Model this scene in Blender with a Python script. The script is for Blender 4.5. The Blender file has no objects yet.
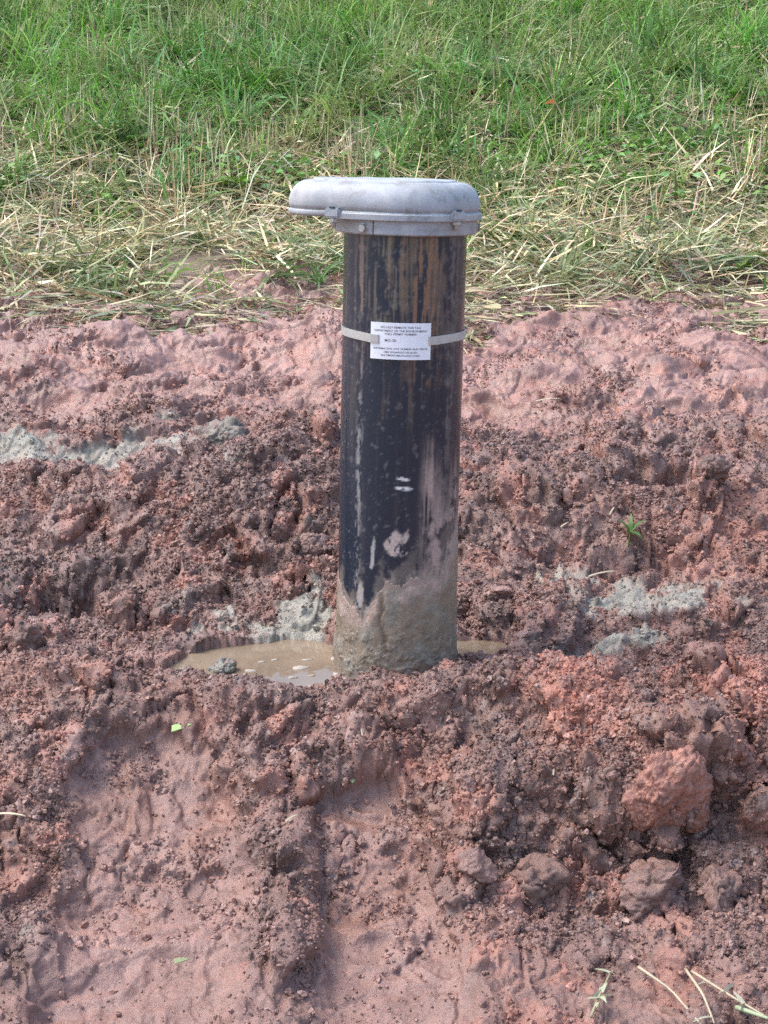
import bpy, math, random
import numpy as np
from mathutils import Vector, Matrix

R_ = math.radians
C = lambda *c: np.array(c)
rng = np.random.default_rng(11)
random.seed(11)
scene = bpy.context.scene
col = scene.collection

# ------------------------------------------------------------------ camera, sky, sun, exposure
CAM = np.array([0.0, -2.35, 0.84]); PITCH = R_(14.5); FOC = 1700.0
cam = bpy.data.cameras.new('camera'); cam_o = bpy.data.objects.new('camera', cam); col.objects.link(cam_o)
cam.sensor_fit = 'VERTICAL'; cam.sensor_height = 36.0; cam.sensor_width = 27.0
cam.lens = FOC / 1024 * 36.0
cam.clip_start = 0.05; cam.clip_end = 500
cam_o.location = CAM; cam_o.rotation_euler = (math.pi / 2 - PITCH, 0, 0)
scene.camera = cam_o

SUN_DIR = Vector((-0.50, 0.10, 0.86)).normalized()       # towards the sun
SUN_EL = math.asin(SUN_DIR.z); SUN_AZ = math.atan2(SUN_DIR.x, SUN_DIR.y)
world = bpy.data.worlds.new('World'); scene.world = world; world.use_nodes = True
wn = world.node_tree
sky = wn.nodes.new('ShaderNodeTexSky'); sky.sky_type = 'NISHITA'; sky.sun_disc = False
sky.sun_elevation = SUN_EL; sky.sun_rotation = SUN_AZ
sky.dust_density = 2.5; sky.air_density = 1.0; sky.ozone_density = 1.0
bg = wn.nodes['Background']; bg.inputs['Strength'].default_value = 0.15
wn.links.new(sky.outputs[0], bg.inputs[0])
sun = bpy.data.lights.new('sun', 'SUN'); sun.energy = 1.2; sun.angle = R_(28); sun.color = (1.0, 0.975, 0.945)
sun_o = bpy.data.objects.new('sun', sun); col.objects.link(sun_o)
sun_o.location = SUN_DIR * 20
sun_o.rotation_euler = (-SUN_DIR).to_track_quat('-Z', 'Y').to_euler()
vs = scene.view_settings
vs.view_transform = 'Standard'; vs.look = 'None'; vs.gamma = 1.0; vs.use_curve_mapping = False
vs.exposure = 1.40
scene.cycles.use_denoising = False
scene.cycles.use_adaptive_sampling = True; scene.cycles.adaptive_threshold = 0.025; scene.cycles.max_bounces = 5; scene.cycles.diffuse_bounces = 3

# ------------------------------------------------------------------ noise
def _h(ix, iy, iz, seed):
    n = (ix * 374761393 + iy * 668265263 + iz * 2147483647 + seed * 144665) & 0xffffffff
    n = ((n ^ (n >> 13)) * 1274126177) & 0xffffffff
    n = ((n ^ (n >> 16)) * 2246822519) & 0xffffffff
    return n ^ (n >> 15)

def perlin(P, scale, seed=0):
    q = np.asarray(P, np.float64) / scale
    i0 = np.floor(q).astype(np.int64); f = (q - i0).astype(np.float32)
    w = f * f * f * (f * (f * 6 - 15) + 10)
    out = np.zeros(len(q), np.float32)
    for dx in (0, 1):
        wx = w[:, 0] if dx else 1 - w[:, 0]
        for dy in (0, 1):
            wy = w[:, 1] if dy else 1 - w[:, 1]
            for dz in (0, 1):
                wz = w[:, 2] if dz else 1 - w[:, 2]
                h = _h(i0[:, 0] + dx, i0[:, 1] + dy, i0[:, 2] + dz, seed)
                gx = (h & 1023).astype(np.float32) / 511.5 - 1
                gy = ((h >> 10) & 1023).astype(np.float32) / 511.5 - 1
                gz = ((h >> 20) & 1023).astype(np.float32) / 511.5 - 1
                out += wx * wy * wz * (gx * (f[:, 0] - dx) + gy * (f[:, 1] - dy) + gz * (f[:, 2] - dz))
    return out * 1.25

def fbm(P, scale, oct=3, seed=0, gain=0.5):
    s = np.zeros(len(P), np.float32); a = 1.0
    for o in range(oct):
        s += a * perlin(P, scale / 2 ** o, seed + o * 17); a *= gain
    return s

def worley(P, scale, seed=0):
    q = np.asarray(P, np.float64) / scale
    i0 = np.floor(q).astype(np.int64); f = (q - i0).astype(np.float32)
    f1 = np.full(len(q), 9, np.float32); tl = np.zeros(len(q), np.float32); ov = np.zeros((len(q), 3), np.float32); f2 = np.full(len(q), 9, np.float32); idr = np.zeros(len(q), np.float32)
    for dx in (-1, 0, 1):
        for dy in (-1, 0, 1):
            for dz in (-1, 0, 1):
                h = _h(i0[:, 0] + dx, i0[:, 1] + dy, i0[:, 2] + dz, seed)
                ax = dx + 0.05 + 0.9 * (h & 1023).astype(np.float32) / 1023 - f[:, 0]
                ay = dy + 0.05 + 0.9 * ((h >> 10) & 1023).astype(np.float32) / 1023 - f[:, 1]
                az = dz + 0.05 + 0.9 * ((h >> 20) & 1023).astype(np.float32) / 1023 - f[:, 2]
                d = np.sqrt(ax * ax + ay * ay + az * az)
                near = d < f1
                f2 = np.where(near, f1, np.minimum(f2, d))
                idr = np.where(near, ((h * 40503) >> 7 & 1023).astype(np.float32) / 1023, idr)
                g = h * 2654435761 & 0xffffffff
                tilt = -(ax * ((g & 1023) / 511.5 - 1) + ay * ((g >> 10 & 1023) / 511.5 - 1) + az * ((g >> 20 & 1023) / 511.5 - 1)).astype(np.float32)
                tl = np.where(near, tilt, tl); ov[near] = -np.stack([ax, ay, az], 1)[near]
                f1 = np.where(near, d, f1)
    return f1, f2, idr, tl, ov

def billow(P, scale, oct, seed, gain=0.6):
    s = np.zeros(len(P), np.float32); a = 1.0
    for o in range(oct):
        s += a * (np.abs(perlin(P, scale / 2 ** o, seed + 13 * o)) * 2.2 - 0.5); a *= gain
    return s

def smooth(a, b, x):
    t = np.clip((x - a) / (b - a), 0, 1); return t * t * (3 - 2 * t)

# ------------------------------------------------------------------ mesh helpers
def mesh_np(name, V, quads=None, tris=None, colors=None, extra=None, smooth_sh=True):
    V = np.ascontiguousarray(V, np.float32)
    loops, starts, tot = [], [], 0
    if quads is not None and len(quads):
        q = np.asarray(quads, np.int32); loops.append(q.ravel()); starts.append(np.arange(len(q)) * 4); tot = len(q) * 4
    if tris is not None and len(tris):
        t = np.asarray(tris, np.int32); loops.append(t.ravel()); starts.append(tot + np.arange(len(t)) * 3)
    L = np.concatenate(loops); S = np.concatenate(starts).astype(np.int32)
    me = bpy.data.meshes.new(name)
    me.vertices.add(len(V)); me.vertices.foreach_set('co', V.ravel())
    me.loops.add(len(L)); me.loops.foreach_set('vertex_index', L)
    me.polygons.add(len(S)); me.polygons.foreach_set('loop_start', S)
    me.update(calc_edges=True)
    me.polygons.foreach_set('use_smooth', np.full(len(S), smooth_sh, bool))
    if colors is not None:
        at = me.attributes.new('col', 'FLOAT_COLOR', 'POINT')
        c = np.ones((len(V), 4), np.float32); c[:, :3] = colors
        at.data.foreach_set('color', c.ravel())
    for k, v in (extra or {}).items():
        at = me.attributes.new(k, 'FLOAT', 'POINT'); at.data.foreach_set('value', np.ascontiguousarray(v, np.float32))
    me.validate()
    return me

def link(name, me, mat=None, parent=None, label=None, cat=None, group=None, kind=None, loc=None):
    o = bpy.data.objects.new(name, me); col.objects.link(o)
    if mat is not None and me is not None:
        me.materials.clear(); me.materials.append(mat)
    if parent is not None: o.parent = parent
    if label: o['label'] = label
    if cat: o['category'] = cat
    if group: o['group'] = group
    if kind: o['kind'] = kind
    if loc is not None: o.location = loc
    return o

def grid_quads(nr, nc, wrap=False):
    r = np.arange(nr - 1)[:, None]; c = np.arange(nc if wrap else nc - 1)[None, :]
    c2 = (c + 1) % nc
    return np.stack([r * nc + c, r * nc + c2, (r + 1) * nc + c2, (r + 1) * nc + c], -1).reshape(-1, 4)

def ring_stack(rings, cap_top=True, cap_bot=True):
    """rings: list of (M,3) arrays bottom to top -> verts, quads, tris"""
    M = len(rings[0]); V = np.concatenate(rings); q = grid_quads(len(rings), M, True); t = []
    if cap_top:
        c = len(V); V = np.vstack([V, rings[-1].mean(0)]); b = (len(rings) - 1) * M
        t += [(b + i, b + (i + 1) % M, c) for i in range(M)]
    if cap_bot:
        c = len(V); V = np.vstack([V, rings[0].mean(0)])
        t += [((i + 1) % M, i, c) for i in range(M)]
    return V, q, t

def ico(sub):
    import bmesh
    bm = bmesh.new(); bmesh.ops.create_icosphere(bm, subdivisions=sub, radius=1.0)
    V = np.array([v.co[:] for v in bm.verts]); T = np.array([[v.index for v in f.verts] for f in bm.faces]); bm.free()
    return V, T

def tube(pts, radii, n=6):
    pts = np.asarray(pts, float); m = len(pts)
    tan = np.gradient(pts, axis=0); tan /= np.linalg.norm(tan, axis=1)[:, None] + 1e-9
    ref = np.array([0.3, 0.9, 0.2]); rings = []
    for i in range(m):
        a = np.cross(tan[i], ref); a /= np.linalg.norm(a) + 1e-9; b = np.cross(tan[i], a)
        th = np.linspace(0, 2 * np.pi, n, endpoint=False)
        rings.append(pts[i] + radii[i] * (np.cos(th)[:, None] * a + np.sin(th)[:, None] * b))
    return ring_stack(rings)

# ------------------------------------------------------------------ materials
class Mat:
    def __init__(s, name):
        s.m = bpy.data.materials.new(name); s.m.use_nodes = True; s.nt = s.m.node_tree; s.b = s.nt.nodes['Principled BSDF']
    def n(s, t, **kw):
        x = s.nt.nodes.new(t)
        for k, v in kw.items():
            if k in x.inputs: x.inputs[k].default_value = v
            else: setattr(x, k, v)
        return x
    def l(s, a, b): s.nt.links.new(a, b)
    def noise(s, scale, detail=4, rough=0.6, coord=None):
        x = s.n('ShaderNodeTexNoise'); x.inputs['Scale'].default_value = scale; x.inputs['Detail'].default_value = detail; x.inputs['Roughness'].default_value = rough
        if coord is not None: s.l(coord, x.inputs['Vector'])
        return x.outputs['Fac']
    def mapr(s, v, a, b, c, d):
        x = s.n('ShaderNodeMapRange'); s.l(v, x.inputs[0])
        for i, k in enumerate((a, b, c, d)): x.inputs[i + 1].default_value = k
        return x.outputs[0]
    def scale_col(s, colr, f):
        x = s.n('ShaderNodeVectorMath', operation='SCALE'); s.l(colr, x.inputs[0]); s.l(f, x.inputs['Scale']); return x.outputs[0]
    def bump(s, h, strength, dist, prev=None):
        x = s.n('ShaderNodeBump'); x.inputs['Strength'].default_value = strength; x.inputs['Distance'].default_value = dist
        s.l(h, x.inputs['Height'])
        if prev is not None: s.l(prev, x.inputs['Normal'])
        return x.outputs['Normal']
    def attr(s, name): return s.n('ShaderNodeAttribute', attribute_name=name)
    def coord(s): return s.n('ShaderNodeTexCoord').outputs['Object']

def soil_material():
    m = Mat('soil'); c = m.coord(); a = m.attr('col').outputs['Color']; w = m.attr('wet').outputs['Fac']
    n1 = m.noise(260, 5, 0.65, c); n2 = m.noise(45, 4, 0.6, c); n3 = m.noise(700, 3, 0.6, c)
    f = m.mapr(n1, 0.3, 0.7, 0.90, 1.10); g = m.mapr(n2, 0.3, 0.7, 0.88, 1.12)
    k = m.n('ShaderNodeMath', operation='MULTIPLY'); m.l(f, k.inputs[0]); m.l(g, k.inputs[1])
    m.l(m.scale_col(a, k.outputs[0]), m.b.inputs['Base Color'])
    r = m.mapr(w, 0, 1, 0.62, 0.20)
    rr = m.n('ShaderNodeMath', operation='ADD'); m.l(r, rr.inputs[0]); m.l(m.mapr(n2, 0.3, 0.7, -0.1, 0.1), rr.inputs[1])
    m.l(rr.outputs[0], m.b.inputs['Roughness'])
    nb = m.n('ShaderNodeBump'); nb.inputs['Distance'].default_value = 0.007; m.l(m.noise(120, 7, 0.68, c), nb.inputs['Height']); m.l(m.mapr(w, 0.1, 0.9, 0.75, 0.28), nb.inputs['Strength'])
    nb = m.bump(n3, 0.35, 0.002, nb.outputs['Normal'])
    m.l(nb, m.b.inputs['Normal'])
    m.b.inputs['Specular IOR Level'].default_value = 0.5
    return m.m
SOIL = soil_material()

def attr_material(name, rough=0.5, trans=0.0, var=0.12, vscale=60):
    m = Mat(name); c = m.coord(); a = m.attr('col').outputs['Color']
    f = m.mapr(m.noise(vscale, 3, 0.6, c), 0.3, 0.7, 1 - var, 1 + var)
    cc = m.scale_col(a, f); m.l(cc, m.b.inputs['Base Color']); m.b.inputs['Roughness'].default_value = rough
    m.b.inputs['Specular IOR Level'].default_value = 0.3
    if trans:
        t = m.n('ShaderNodeBsdfTranslucent'); m.l(cc, t.inputs['Color'])
        mx = m.n('ShaderNodeMixShader'); mx.inputs[0].default_value = trans
        m.l(m.b.outputs[0], mx.inputs[1]); m.l(t.outputs[0], mx.inputs[2])
        m.l(mx.outputs[0], m.nt.nodes['Material Output'].inputs['Surface'])
    return m.m
GRASS = attr_material('grass_blade', 0.45, 0.3, 0.1, 30)
STRAW = attr_material('dry_straw', 0.7, 0.12, 0.15, 40)
LEAF = attr_material('leaf', 0.45, 0.25, 0.12, 200)

def metal_material(name, colr, rough, metallic, mott=0.18, dirt=(0.30, 0.28, 0.25)):
    m = Mat(name); c = m.coord()
    n1 = m.noise(38, 6, 0.65, c); n2 = m.noise(160, 4, 0.6, c); n3 = m.noise(14, 3, 0.5, c)
    f = m.mapr(n1, 0.3, 0.7, 1 - mott, 1 + mott)
    base = m.n('ShaderNodeRGB'); base.outputs[0].default_value = (*colr, 1)
    cc = m.scale_col(base.outputs[0], f)
    mx = m.n('ShaderNodeMix', data_type='RGBA'); m.l(m.mapr(n3, 0.50, 0.72, 0, 0.55), mx.inputs['Factor'])
    m.l(cc, mx.inputs['A']); mx.inputs['B'].default_value = (*dirt, 1)
    m.l(mx.outputs['Result'], m.b.inputs['Base Color'])
    m.l(m.mapr(n1, 0.3, 0.7, rough - 0.08, rough + 0.12), m.b.inputs['Roughness'])
    m.b.inputs['Metallic'].default_value = metallic
    m.l(m.bump(n2, 0.25, 0.001), m.b.inputs['Normal'])
    return m.m
def cast_material():
    m = Mat('cast_aluminium'); c = m.coord()
    n1 = m.noise(22, 8, 0.7, c); n2 = m.noise(420, 4, 0.6, c); n3 = m.noise(45, 6, 0.62, c); n4 = m.noise(9, 3, 0.5, c)
    base = m.n('ShaderNodeRGB'); base.outputs[0].default_value = (.325, .345, .362, 1)
    x = m.scale_col(base.outputs[0], m.mapr(n1, 0.36, 0.64, 0.86, 1.14))
    def over(x, fac, colr):
        mx = m.n('ShaderNodeMix', data_type='RGBA'); m.l(fac, mx.inputs['Factor']); m.l(x, mx.inputs['A']); mx.inputs['B'].default_value = (*colr, 1); return mx.outputs['Result']
    x = over(x, m.mapr(n3, 0.54, 0.64, 0, 0.4), (.50, .50, .49))      # chalky oxide
    x = over(x, m.mapr(n3, 0.44, 0.35, 0, 0.6), (.20, .19, .175))     # grime
    x = over(x, m.mapr(n4, 0.52, 0.70, 0, 0.35), (.36, .32, .27))      # dust
    m.l(x, m.b.inputs['Base Color']); m.l(m.mapr(n1, 0.3, 0.7, 0.50, 0.75), m.b.inputs['Roughness']); m.b.inputs['Metallic'].default_value = 0.1
    nb = m.bump(n2, 0.15, 0.0008); m.l(m.bump(n3, 0.15, 0.002, nb), m.b.inputs['Normal'])
    return m.m
CAST = cast_material()
BOLT = metal_material('zinc_bolt', (0.40, 0.39, 0.37), 0.45, 0.6)
BAND = metal_material('steel_strap', (0.46, 0.45, 0.42), 0.45, 0.35, 0.12, (0.40, 0.37, 0.32))
TAG = metal_material('white_tag', (0.80, 0.81, 0.83), 0.5, 0.0, 0.04, (0.74, 0.73, 0.70))
INK = metal_material('ink', (0.06, 0.06, 0.07), 0.6, 0.0, 0.05, (0.08, 0.08, 0.08))

# ------------------------------------------------------------------ terrain
KY = np.array([-30, -1.6, -.75, -.45, -.2, 0, .3, .8, 1.3, 2.0, 2.6, 5, 9, 14, 60])
KZ = np.array([-.5, -.17, -.15, -.12, .0, 0, .06, .18, .23, .30, .42, 1.12, 2.2, 2.6, 3.0])
def z0(y): return np.interp(y, KY, KZ)
_F = np.array([0, math.cos(PITCH), -math.sin(PITCH)]); _U = np.array([0, math.sin(PITCH), math.cos(PITCH)])
def spot(px, py):
    """where a point of the photograph meets the base terrain (world x, y)"""
    d = _F * FOC + np.array([1., 0, 0]) * (px - 384) + _U * (512 - py); d /= np.linalg.norm(d)
    t = np.linspace(1.0, 12, 12000); P = CAM + t[:, None] * d
    return P[np.argmax(P[:, 2] < z0(P[:, 1]))][:2]

def blob(X, Y, px, py, rx, ry, rot=0.0, p=2.0):
    c = spot(px, py); dx, dy = X - c[0], Y - c[1]; a = R_(rot)
    u = (dx * math.cos(a) + dy * math.sin(a)) / rx; v = (-dx * math.sin(a) + dy * math.cos(a)) / ry
    return np.exp(-(u * u + v * v) ** (p / 2))

def segd(X, Y, pts):
    best = np.full(X.shape, 1e9)
    W = [spot(*p) for p in pts]
    for a, b in zip(W[:-1], W[1:]):
        ab = b - a; t = np.clip(((X - a[0]) * ab[0] + (Y - a[1]) * ab[1]) / (ab @ ab), 0, 1)
        best = np.minimum(best, np.hypot(X - a[0] - t * ab[0], Y - a[1] - t * ab[1]))
    return best

# mud grid: cells grow a little with distance, rows closer together at the front
NR, NC = 900, 800
vv = np.linspace(0, 1, NR); YR = -1.10 + 3.45 * (0.62 * vv + 0.38 * vv ** 2)
uu = np.linspace(-1, 1, NC)
Yg = np.repeat(YR[:, None], NC, 1); Wd = 0.72 + 0.80 * (Yg + 1.1) / 3.45
Xg = uu[None, :] * Wd
X, Y = Xg.ravel(), Yg.ravel()
P2 = np.stack([X, Y, np.zeros_like(X)], 1)
wob = fbm(P2, 0.25, 3, 5) * 0.05; wob2 = fbm(P2, 0.25, 3, 77) * 0.05
Xw, Yw = X + wob, Y + wob2           # wobbled coordinates: uneven outlines for every feature

H = z0(Y).copy()
H += 0.030 * perlin(P2, 0.42, 3) + 0.022 * perlin(P2, 0.2, 4)
B = lambda *a, **k: blob(Xw, Yw, *a, **k)
# berm in front of the puddle
d = segd(Xw, Yw, [(-60, 690), (60, 702), (250, 706), (400, 712), (470, 715)])
H += 0.026 * np.exp(-(d / 0.035) ** 2)
# heap in front and to the right of the pipe
H += 0.022 * B(450, 705, 0.06, 0.05) + 0.04 * B(520, 705, 0.08, 0.07)
H += 0.050 * B(640, 715, 0.15, 0.06) + 0.045 * B(760, 705, 0.12, 0.07)
# bank at the right: stands forward, drops towards the camera
bank = smooth(0.075, 0.15, Xw) * smooth(-0.52, -0.34, Yw) * (1 - smooth(-0.25, -0.12, Yw))
H += 0.048 * bank
H += 0.052 * B(705, 790, 0.09, 0.06) + 0.030 * B(500, 820, 0.07, 0.04) - 0.030 * B(640, 862, 0.07, 0.03) + 0.025 * B(590, 820, 0.05, 0.04)
# the two wheel lanes and the crumbly rib between them
dl = segd(Xw, Yw, [(150, 795), (150, 880), (120, 1150)]); lane1 = 1 - smooth(0.090, 0.135, dl)
dr = segd(Xw, Yw, [(376, 815), (380, 900), (400, 1150)]); lane2 = 1 - smooth(0.052, 0.088, dr)
H -= lane1 * (0.030 + 0.006 * smooth(-.42, -.30, Yw)) + lane2 * (0.026 + 0.008 * smooth(-.42, -.32, Yw))
dm = segd(Xw, Yw, [(285, 760), (280, 850), (250, 980), (240, 1100)]); H += 0.018 * np.exp(-(dm / 0.055) ** 2)
H += 0.03 * B(20, 800, 0.09, 0.10) + 0.03 * B(40, 940, 0.08, 0.06)
# left heap and its hollow
H += 0.085 * B(250, 500, 0.16, 0.20) + 0.05 * B(100, 500, 0.22, 0.12) + 0.015 * B(300, 590, 0.10, 0.10)
H -= 0.085 * B(75, 590, 0.10, 0.045) - 0.03 * B(40, 690, 0.12, 0.06)
H += 0.040 * B(190, 610, 0.08, 0.07)
# right slope: step with dark cracks
H += 0.055 * B(560, 505, 0.18, 0.10) + 0.05 * B(720, 505, 0.16, 0.11)
H -= 0.100 * B(655, 505, 0.050, 0.022) + 0.075 * B(605, 558, 0.10, 0.030) - 0.03 * B(640, 630, 0.17, 0.07)
# back: soft wet swells
H += 0.05 * B(100, 350, 0.10, 0.10) + 0.04 * B(30, 380, 0.10, 0.06) - 0.035 * B(62, 398, 0.07, 0.12) + 0.03 * B(330, 340, 0.3, 0.12)
bk = smooth(0.7, 1.1, Y); H += bk * (0.022 * billow(P2 * C(.7, 1.2, 1), 0.30, 3, 830) + 0.012 * fbm(P2, .1, 2, 831))
H -= 0.030 * B(60, 448, 0.22, 0.06)
H += 0.04 * B(600, 380, 0.25, 0.12) - 0.03 * B(680, 360, 0.10, 0.05)

# puddle basin
pud = np.maximum(B(262, 668, 0.140, 0.100, p=2.6), B(300, 650, 0.07, 0.07, p=2.4))
pud = np.maximum(pud, 1.0 * B(470, 640, 0.05, 0.05, p=4))
pud = np.where(Yw < -0.085, pud * smooth(-0.105, -0.08, Yw), pud)
rim = np.clip(1.15 * blob(Xw, Yw, 290, 655, 0.27, 0.15), 0, 1)
H = np.where(Y > -0.2, H * (1 - 0.75 * rim * (Yw > -0.10)), H)
H = H * (1 - pud) + (-0.030) * pud
# keep the rest around the water sheet above its level
sheet = (X > -0.40) & (X < 0.24) & (Y > -0.13) & (Y < 0.30)
H = np.where(sheet & (pud < 0.35), np.maximum(H, 0.008 + 0.008 * (perlin(P2, 0.05, 9) + 0.5)), H)
H = H - 0.10 * smooth(2.15, 2.35, Y)

# how crumbly / wet / which colour
crumb = 0.80 + 0.35 * fbm(P2, 0.30, 2, 21)
back = smooth(0.85, 1.15, Yw + 0.10 * (Xw > 0))
crumb = crumb * (1 - 0.78 * back * smooth(-.30, .20, fbm(P2, .18, 3, 23) + .05))
lanes = np.clip(lane1 * smooth(-0.40, -0.46, Yw) + lane2 * smooth(-0.36, -0.42, Yw), 0, 1)
low = np.clip(lane1 + lane2, 0, 1)
crumb *= 1 - 0.88 * low * (0.30 + 0.70 * smooth(-0.15, 0.25, fbm(P2, 0.11, 3, 31) + .08))
flat_front = smooth(-0.52, -0.60, Yw); crumb *= 1 - 0.55 * flat_front * smooth(-.3, .2, fbm(P2, .15, 2, 33))
crumb *= 1 - 0.9 * pud
crumb += 0.35 * bank + 0.25 * B(280, 540, 0.25, 0.25)
crumb = np.clip(crumb, 0.08, 1.35)
wet = np.clip(0.38 + 0.26 * back + 0.12 * low + 0.35 * fbm(P2, 0.2, 3, 41) + 0.5 * pud, 0, 1)

PINK = C(.325, .184, .148); RED = C(.340, .152, .108); BROWN = C(.238, .122, .090); DARK = C(.152, .088, .070)
GREY = C(.280, .270, .215); MAUVE = C(.240, .140, .114); ORANGE = C(.46, .185, .120)
def lay(colr, c, m): m = np.clip(m, 0, 1)[:, None]; return colr * (1 - m) + c * m
nz = fbm(P2, 0.22, 4, 51); nz2 = fbm(P2, 0.10, 4, 61); nz3 = fbm(P2, 0.05, 3, 71)
K = np.tile(BROWN, (len(X), 1))
K = lay(K, MAUVE, smooth(-0.1, 0.35, nz) * 0.8)
K = lay(K, DARK, smooth(0.05, 0.4, nz2) * 0.8)
K = lay(K, PINK, back * smooth(-0.5, 0.1, nz2 + 0.1))
K = lay(K, BROWN, back * smooth(-0.05, 0.35, nz + .5 * nz2) * 0.85); K = lay(K, RED, back * smooth(0.05, 0.4, nz3) * 0.5)
K = lay(K, MAUVE * 1.15, smooth(1.55, 1.85, Yw) * 0.7)
K = lay(K, PINK * .35 + MAUVE * .65, low * 0.85 * smooth(-0.5, 0.2, nz2)); K = lay(K, PINK, low * smooth(.05, .4, nz) * .6)
K = lay(K, MAUVE, flat_front * 0.4)
K = lay(K, DARK, B(250, 520, 0.18, 0.2) * 0.75 + B(60, 580, 0.18, 0.1) * 0.6 + B(500, 500, 0.2, 0.08) * 0.7)
K = lay(K, BROWN, B(90, 520, 0.2, 0.1) * 0.6)
K = lay(K, RED, (1.3 * B(680, 715, 0.17, 0.10) + 1.3 * B(705, 785, 0.10, 0.07) + B(560, 730, 0.05, 0.06) + B(740, 540, 0.12, 0.1)) * smooth(-0.40, 0.10, nz2) * 0.9)
K = lay(K, PINK, (B(500, 690, 0.05, 0.04) + B(720, 480, 0.1, 0.08)) * 0.7)
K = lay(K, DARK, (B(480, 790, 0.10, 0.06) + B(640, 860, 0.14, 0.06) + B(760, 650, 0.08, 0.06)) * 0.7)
K = lay(K, ORANGE, (B(565, 745, 0.025, 0.05) + B(413, 765, 0.02, 0.02)) * 0.8)
gm = 1.25 * B(650, 605, 0.16, 0.10) + 0.8 * B(545, 575, 0.06, 0.045) + 0.95 * B(255, 622, 0.12, 0.06) + 0.95 * B(322, 605, 0.05, 0.08) + 1.35 * B(50, 447, 0.26, 0.07) + 0.5 * B(180, 425, 0.08, 0.07) + 0.55 * B(215, 470, 0.07, 0.10) + 0.7 * B(600, 650, 0.12, 0.03)
Pc = np.stack([X, Y, H * 1.0], 1) + 0.012 * np.stack([perlin(P2, .02, 5), perlin(P2, .02, 6), perlin(P2, .02, 7)], 1)
c1 = worley(Pc, 0.045, 641)[2]; c2 = worley(Pc, 0.018, 642)[2]
gmask = smooth(-0.20, 0.30, np.clip(gm, 0, 1.3) - 0.25 - 0.50 * c1 - 0.40 * c2 + 0.5 * nz3 + .2 * nz2) * (0.75 + 0.25 * c2)
K = lay(K, RED, (c1 > 0.86) * (1 - low) * 0.55); K = lay(K, DARK, (c1 < 0.16) * (1 - low) * (1 - .6 * back) * 0.6)
K = lay(K, GREY, gmask * 0.92)
wet = np.clip(wet + 0.35 * gmask, 0, 1)
crumb = np.clip(crumb * (1 - 0.75 * gmask) * (1 - 0.6 * B(90, 447, 0.15, 0.05)), 0.08, 1.4)

def normals(Pm):
    G = Pm.reshape(NR, NC, 3)
    a = np.gradient(G, axis=1); b = np.gradient(G, axis=0)
    n = np.cross(a, b); n /= np.linalg.norm(n, axis=2)[..., None] + 1e-12
    return n.reshape(-1, 3)

def blur(v, k):
    G = v.reshape(NR, NC, -1).copy()
    for ax in (0, 1):
        acc = np.zeros_like(G)
        for s in range(-k, k + 1):
            acc += np.roll(G, s, axis=ax)
        G = acc / (2 * k + 1)
    return G.reshape(v.shape)

def lumps(Pm, scale, seed, warp, keep, dome_w=0.6, vec=False):
    """broken clods: every cell a rounded, tilted block with creases between; vec also gives the outward direction of the block"""
    Q = Pm + warp * scale * np.stack([fbm(Pm, scale * 0.8, 2, seed + 1), fbm(Pm, scale * 0.8, 2, seed + 2), fbm(Pm, scale * 0.8, 2, seed + 3)], 1)
    f1, f2, r, tl, ov = worley(Q, scale, seed)
    dome = np.sqrt(np.clip(1 - (f1 / 0.95) ** 2, 0, 1)); crease = smooth(0.0, 0.16, f2 - f1)
    h = (dome_w * dome + (1 - dome_w) * np.clip(0.55 + 0.75 * tl, 0, 1.2)) * crease * smooth(keep - 0.15, keep + 0.15, r) * (0.45 + 0.9 * r)
    return (h, ov) if vec else h

DEP = C(1, 0.62, 1)         # clods lie a little longer in depth than across
def swell(Pm, N, amp, scale, seed, warp, keep, dome_w, mask, side=0.8, dom=DEP):
    h, ov = lumps(Pm * dom, scale, seed, warp, keep, dome_w, True)
    lat = ov - (ov * N).sum(1)[:, None] * N                 # sideways bulge: rims overhang their creases
    return Pm + (amp * mask)[:, None] * ((h - 0.25)[:, None] * N + side * h[:, None] * lat)

Pm = np.stack([X, Y, H], 1)
fade = (1 - 0.85 * pud) * (1 - 0.9 * smooth(0.06, 0.02, np.abs(H - 0.0) + 1 * (1 - pud)))
cr = np.clip(crumb, 0, 1.3)
patchy = 0.45 + 0.75 * smooth(-0.25, 0.3, fbm(P2, 0.11, 3, 821)); cs = cr * patchy
N = blur(normals(Pm), 5); Pm = swell(Pm, N, 0.032, 0.17, 90, 0.9, 0.40, 0.4, cr * fade * (1 - 0.6 * back) * smooth(0.25, 0.6, cr), 0.35)
N = blur(normals(Pm), 4); Pm = swell(Pm, N, 0.020, 0.080, 100, 0.9, 0.45, 0.45, cr * fade)
Pm = Pm + N * (0.0095 * billow(Pm * DEP, 0.075, 3, 150) * (0.25 + 0.75 * cr) * fade)[:, None]
for cx_, cy_, rx_, ry_, dp_ in ((655, 500, .050, .016, .075), (612, 552, .085, .018, .060), (78, 590, .065, .020, .075), (640, 838, .060, .016, .055), (150, 470, .05, .014, .04), (700, 640, .05, .014, .04), (560, 905, .05, .012, .03)):
    Pm[:, 2] -= 0.8 * dp_ * blob(Xw, Yw, cx_, cy_, rx_, ry_ * 1.25)
N = blur(normals(Pm), 3); Pm = swell(Pm, N, 0.0078, 0.034, 200, 0.9, 0.42, 0.5, cs * fade)
Pm = Pm + N * (0.0036 * billow(Pm * DEP, 0.026, 2, 250) * (0.15 + 0.85 * cs) * fade)[:, None]
N = blur(normals(Pm), 2); Pm = swell(Pm, N, 0.0036, 0.0160, 300, 0.8, 0.40, 0.55, (0.04 + 0.96 * cs) * fade)
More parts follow.
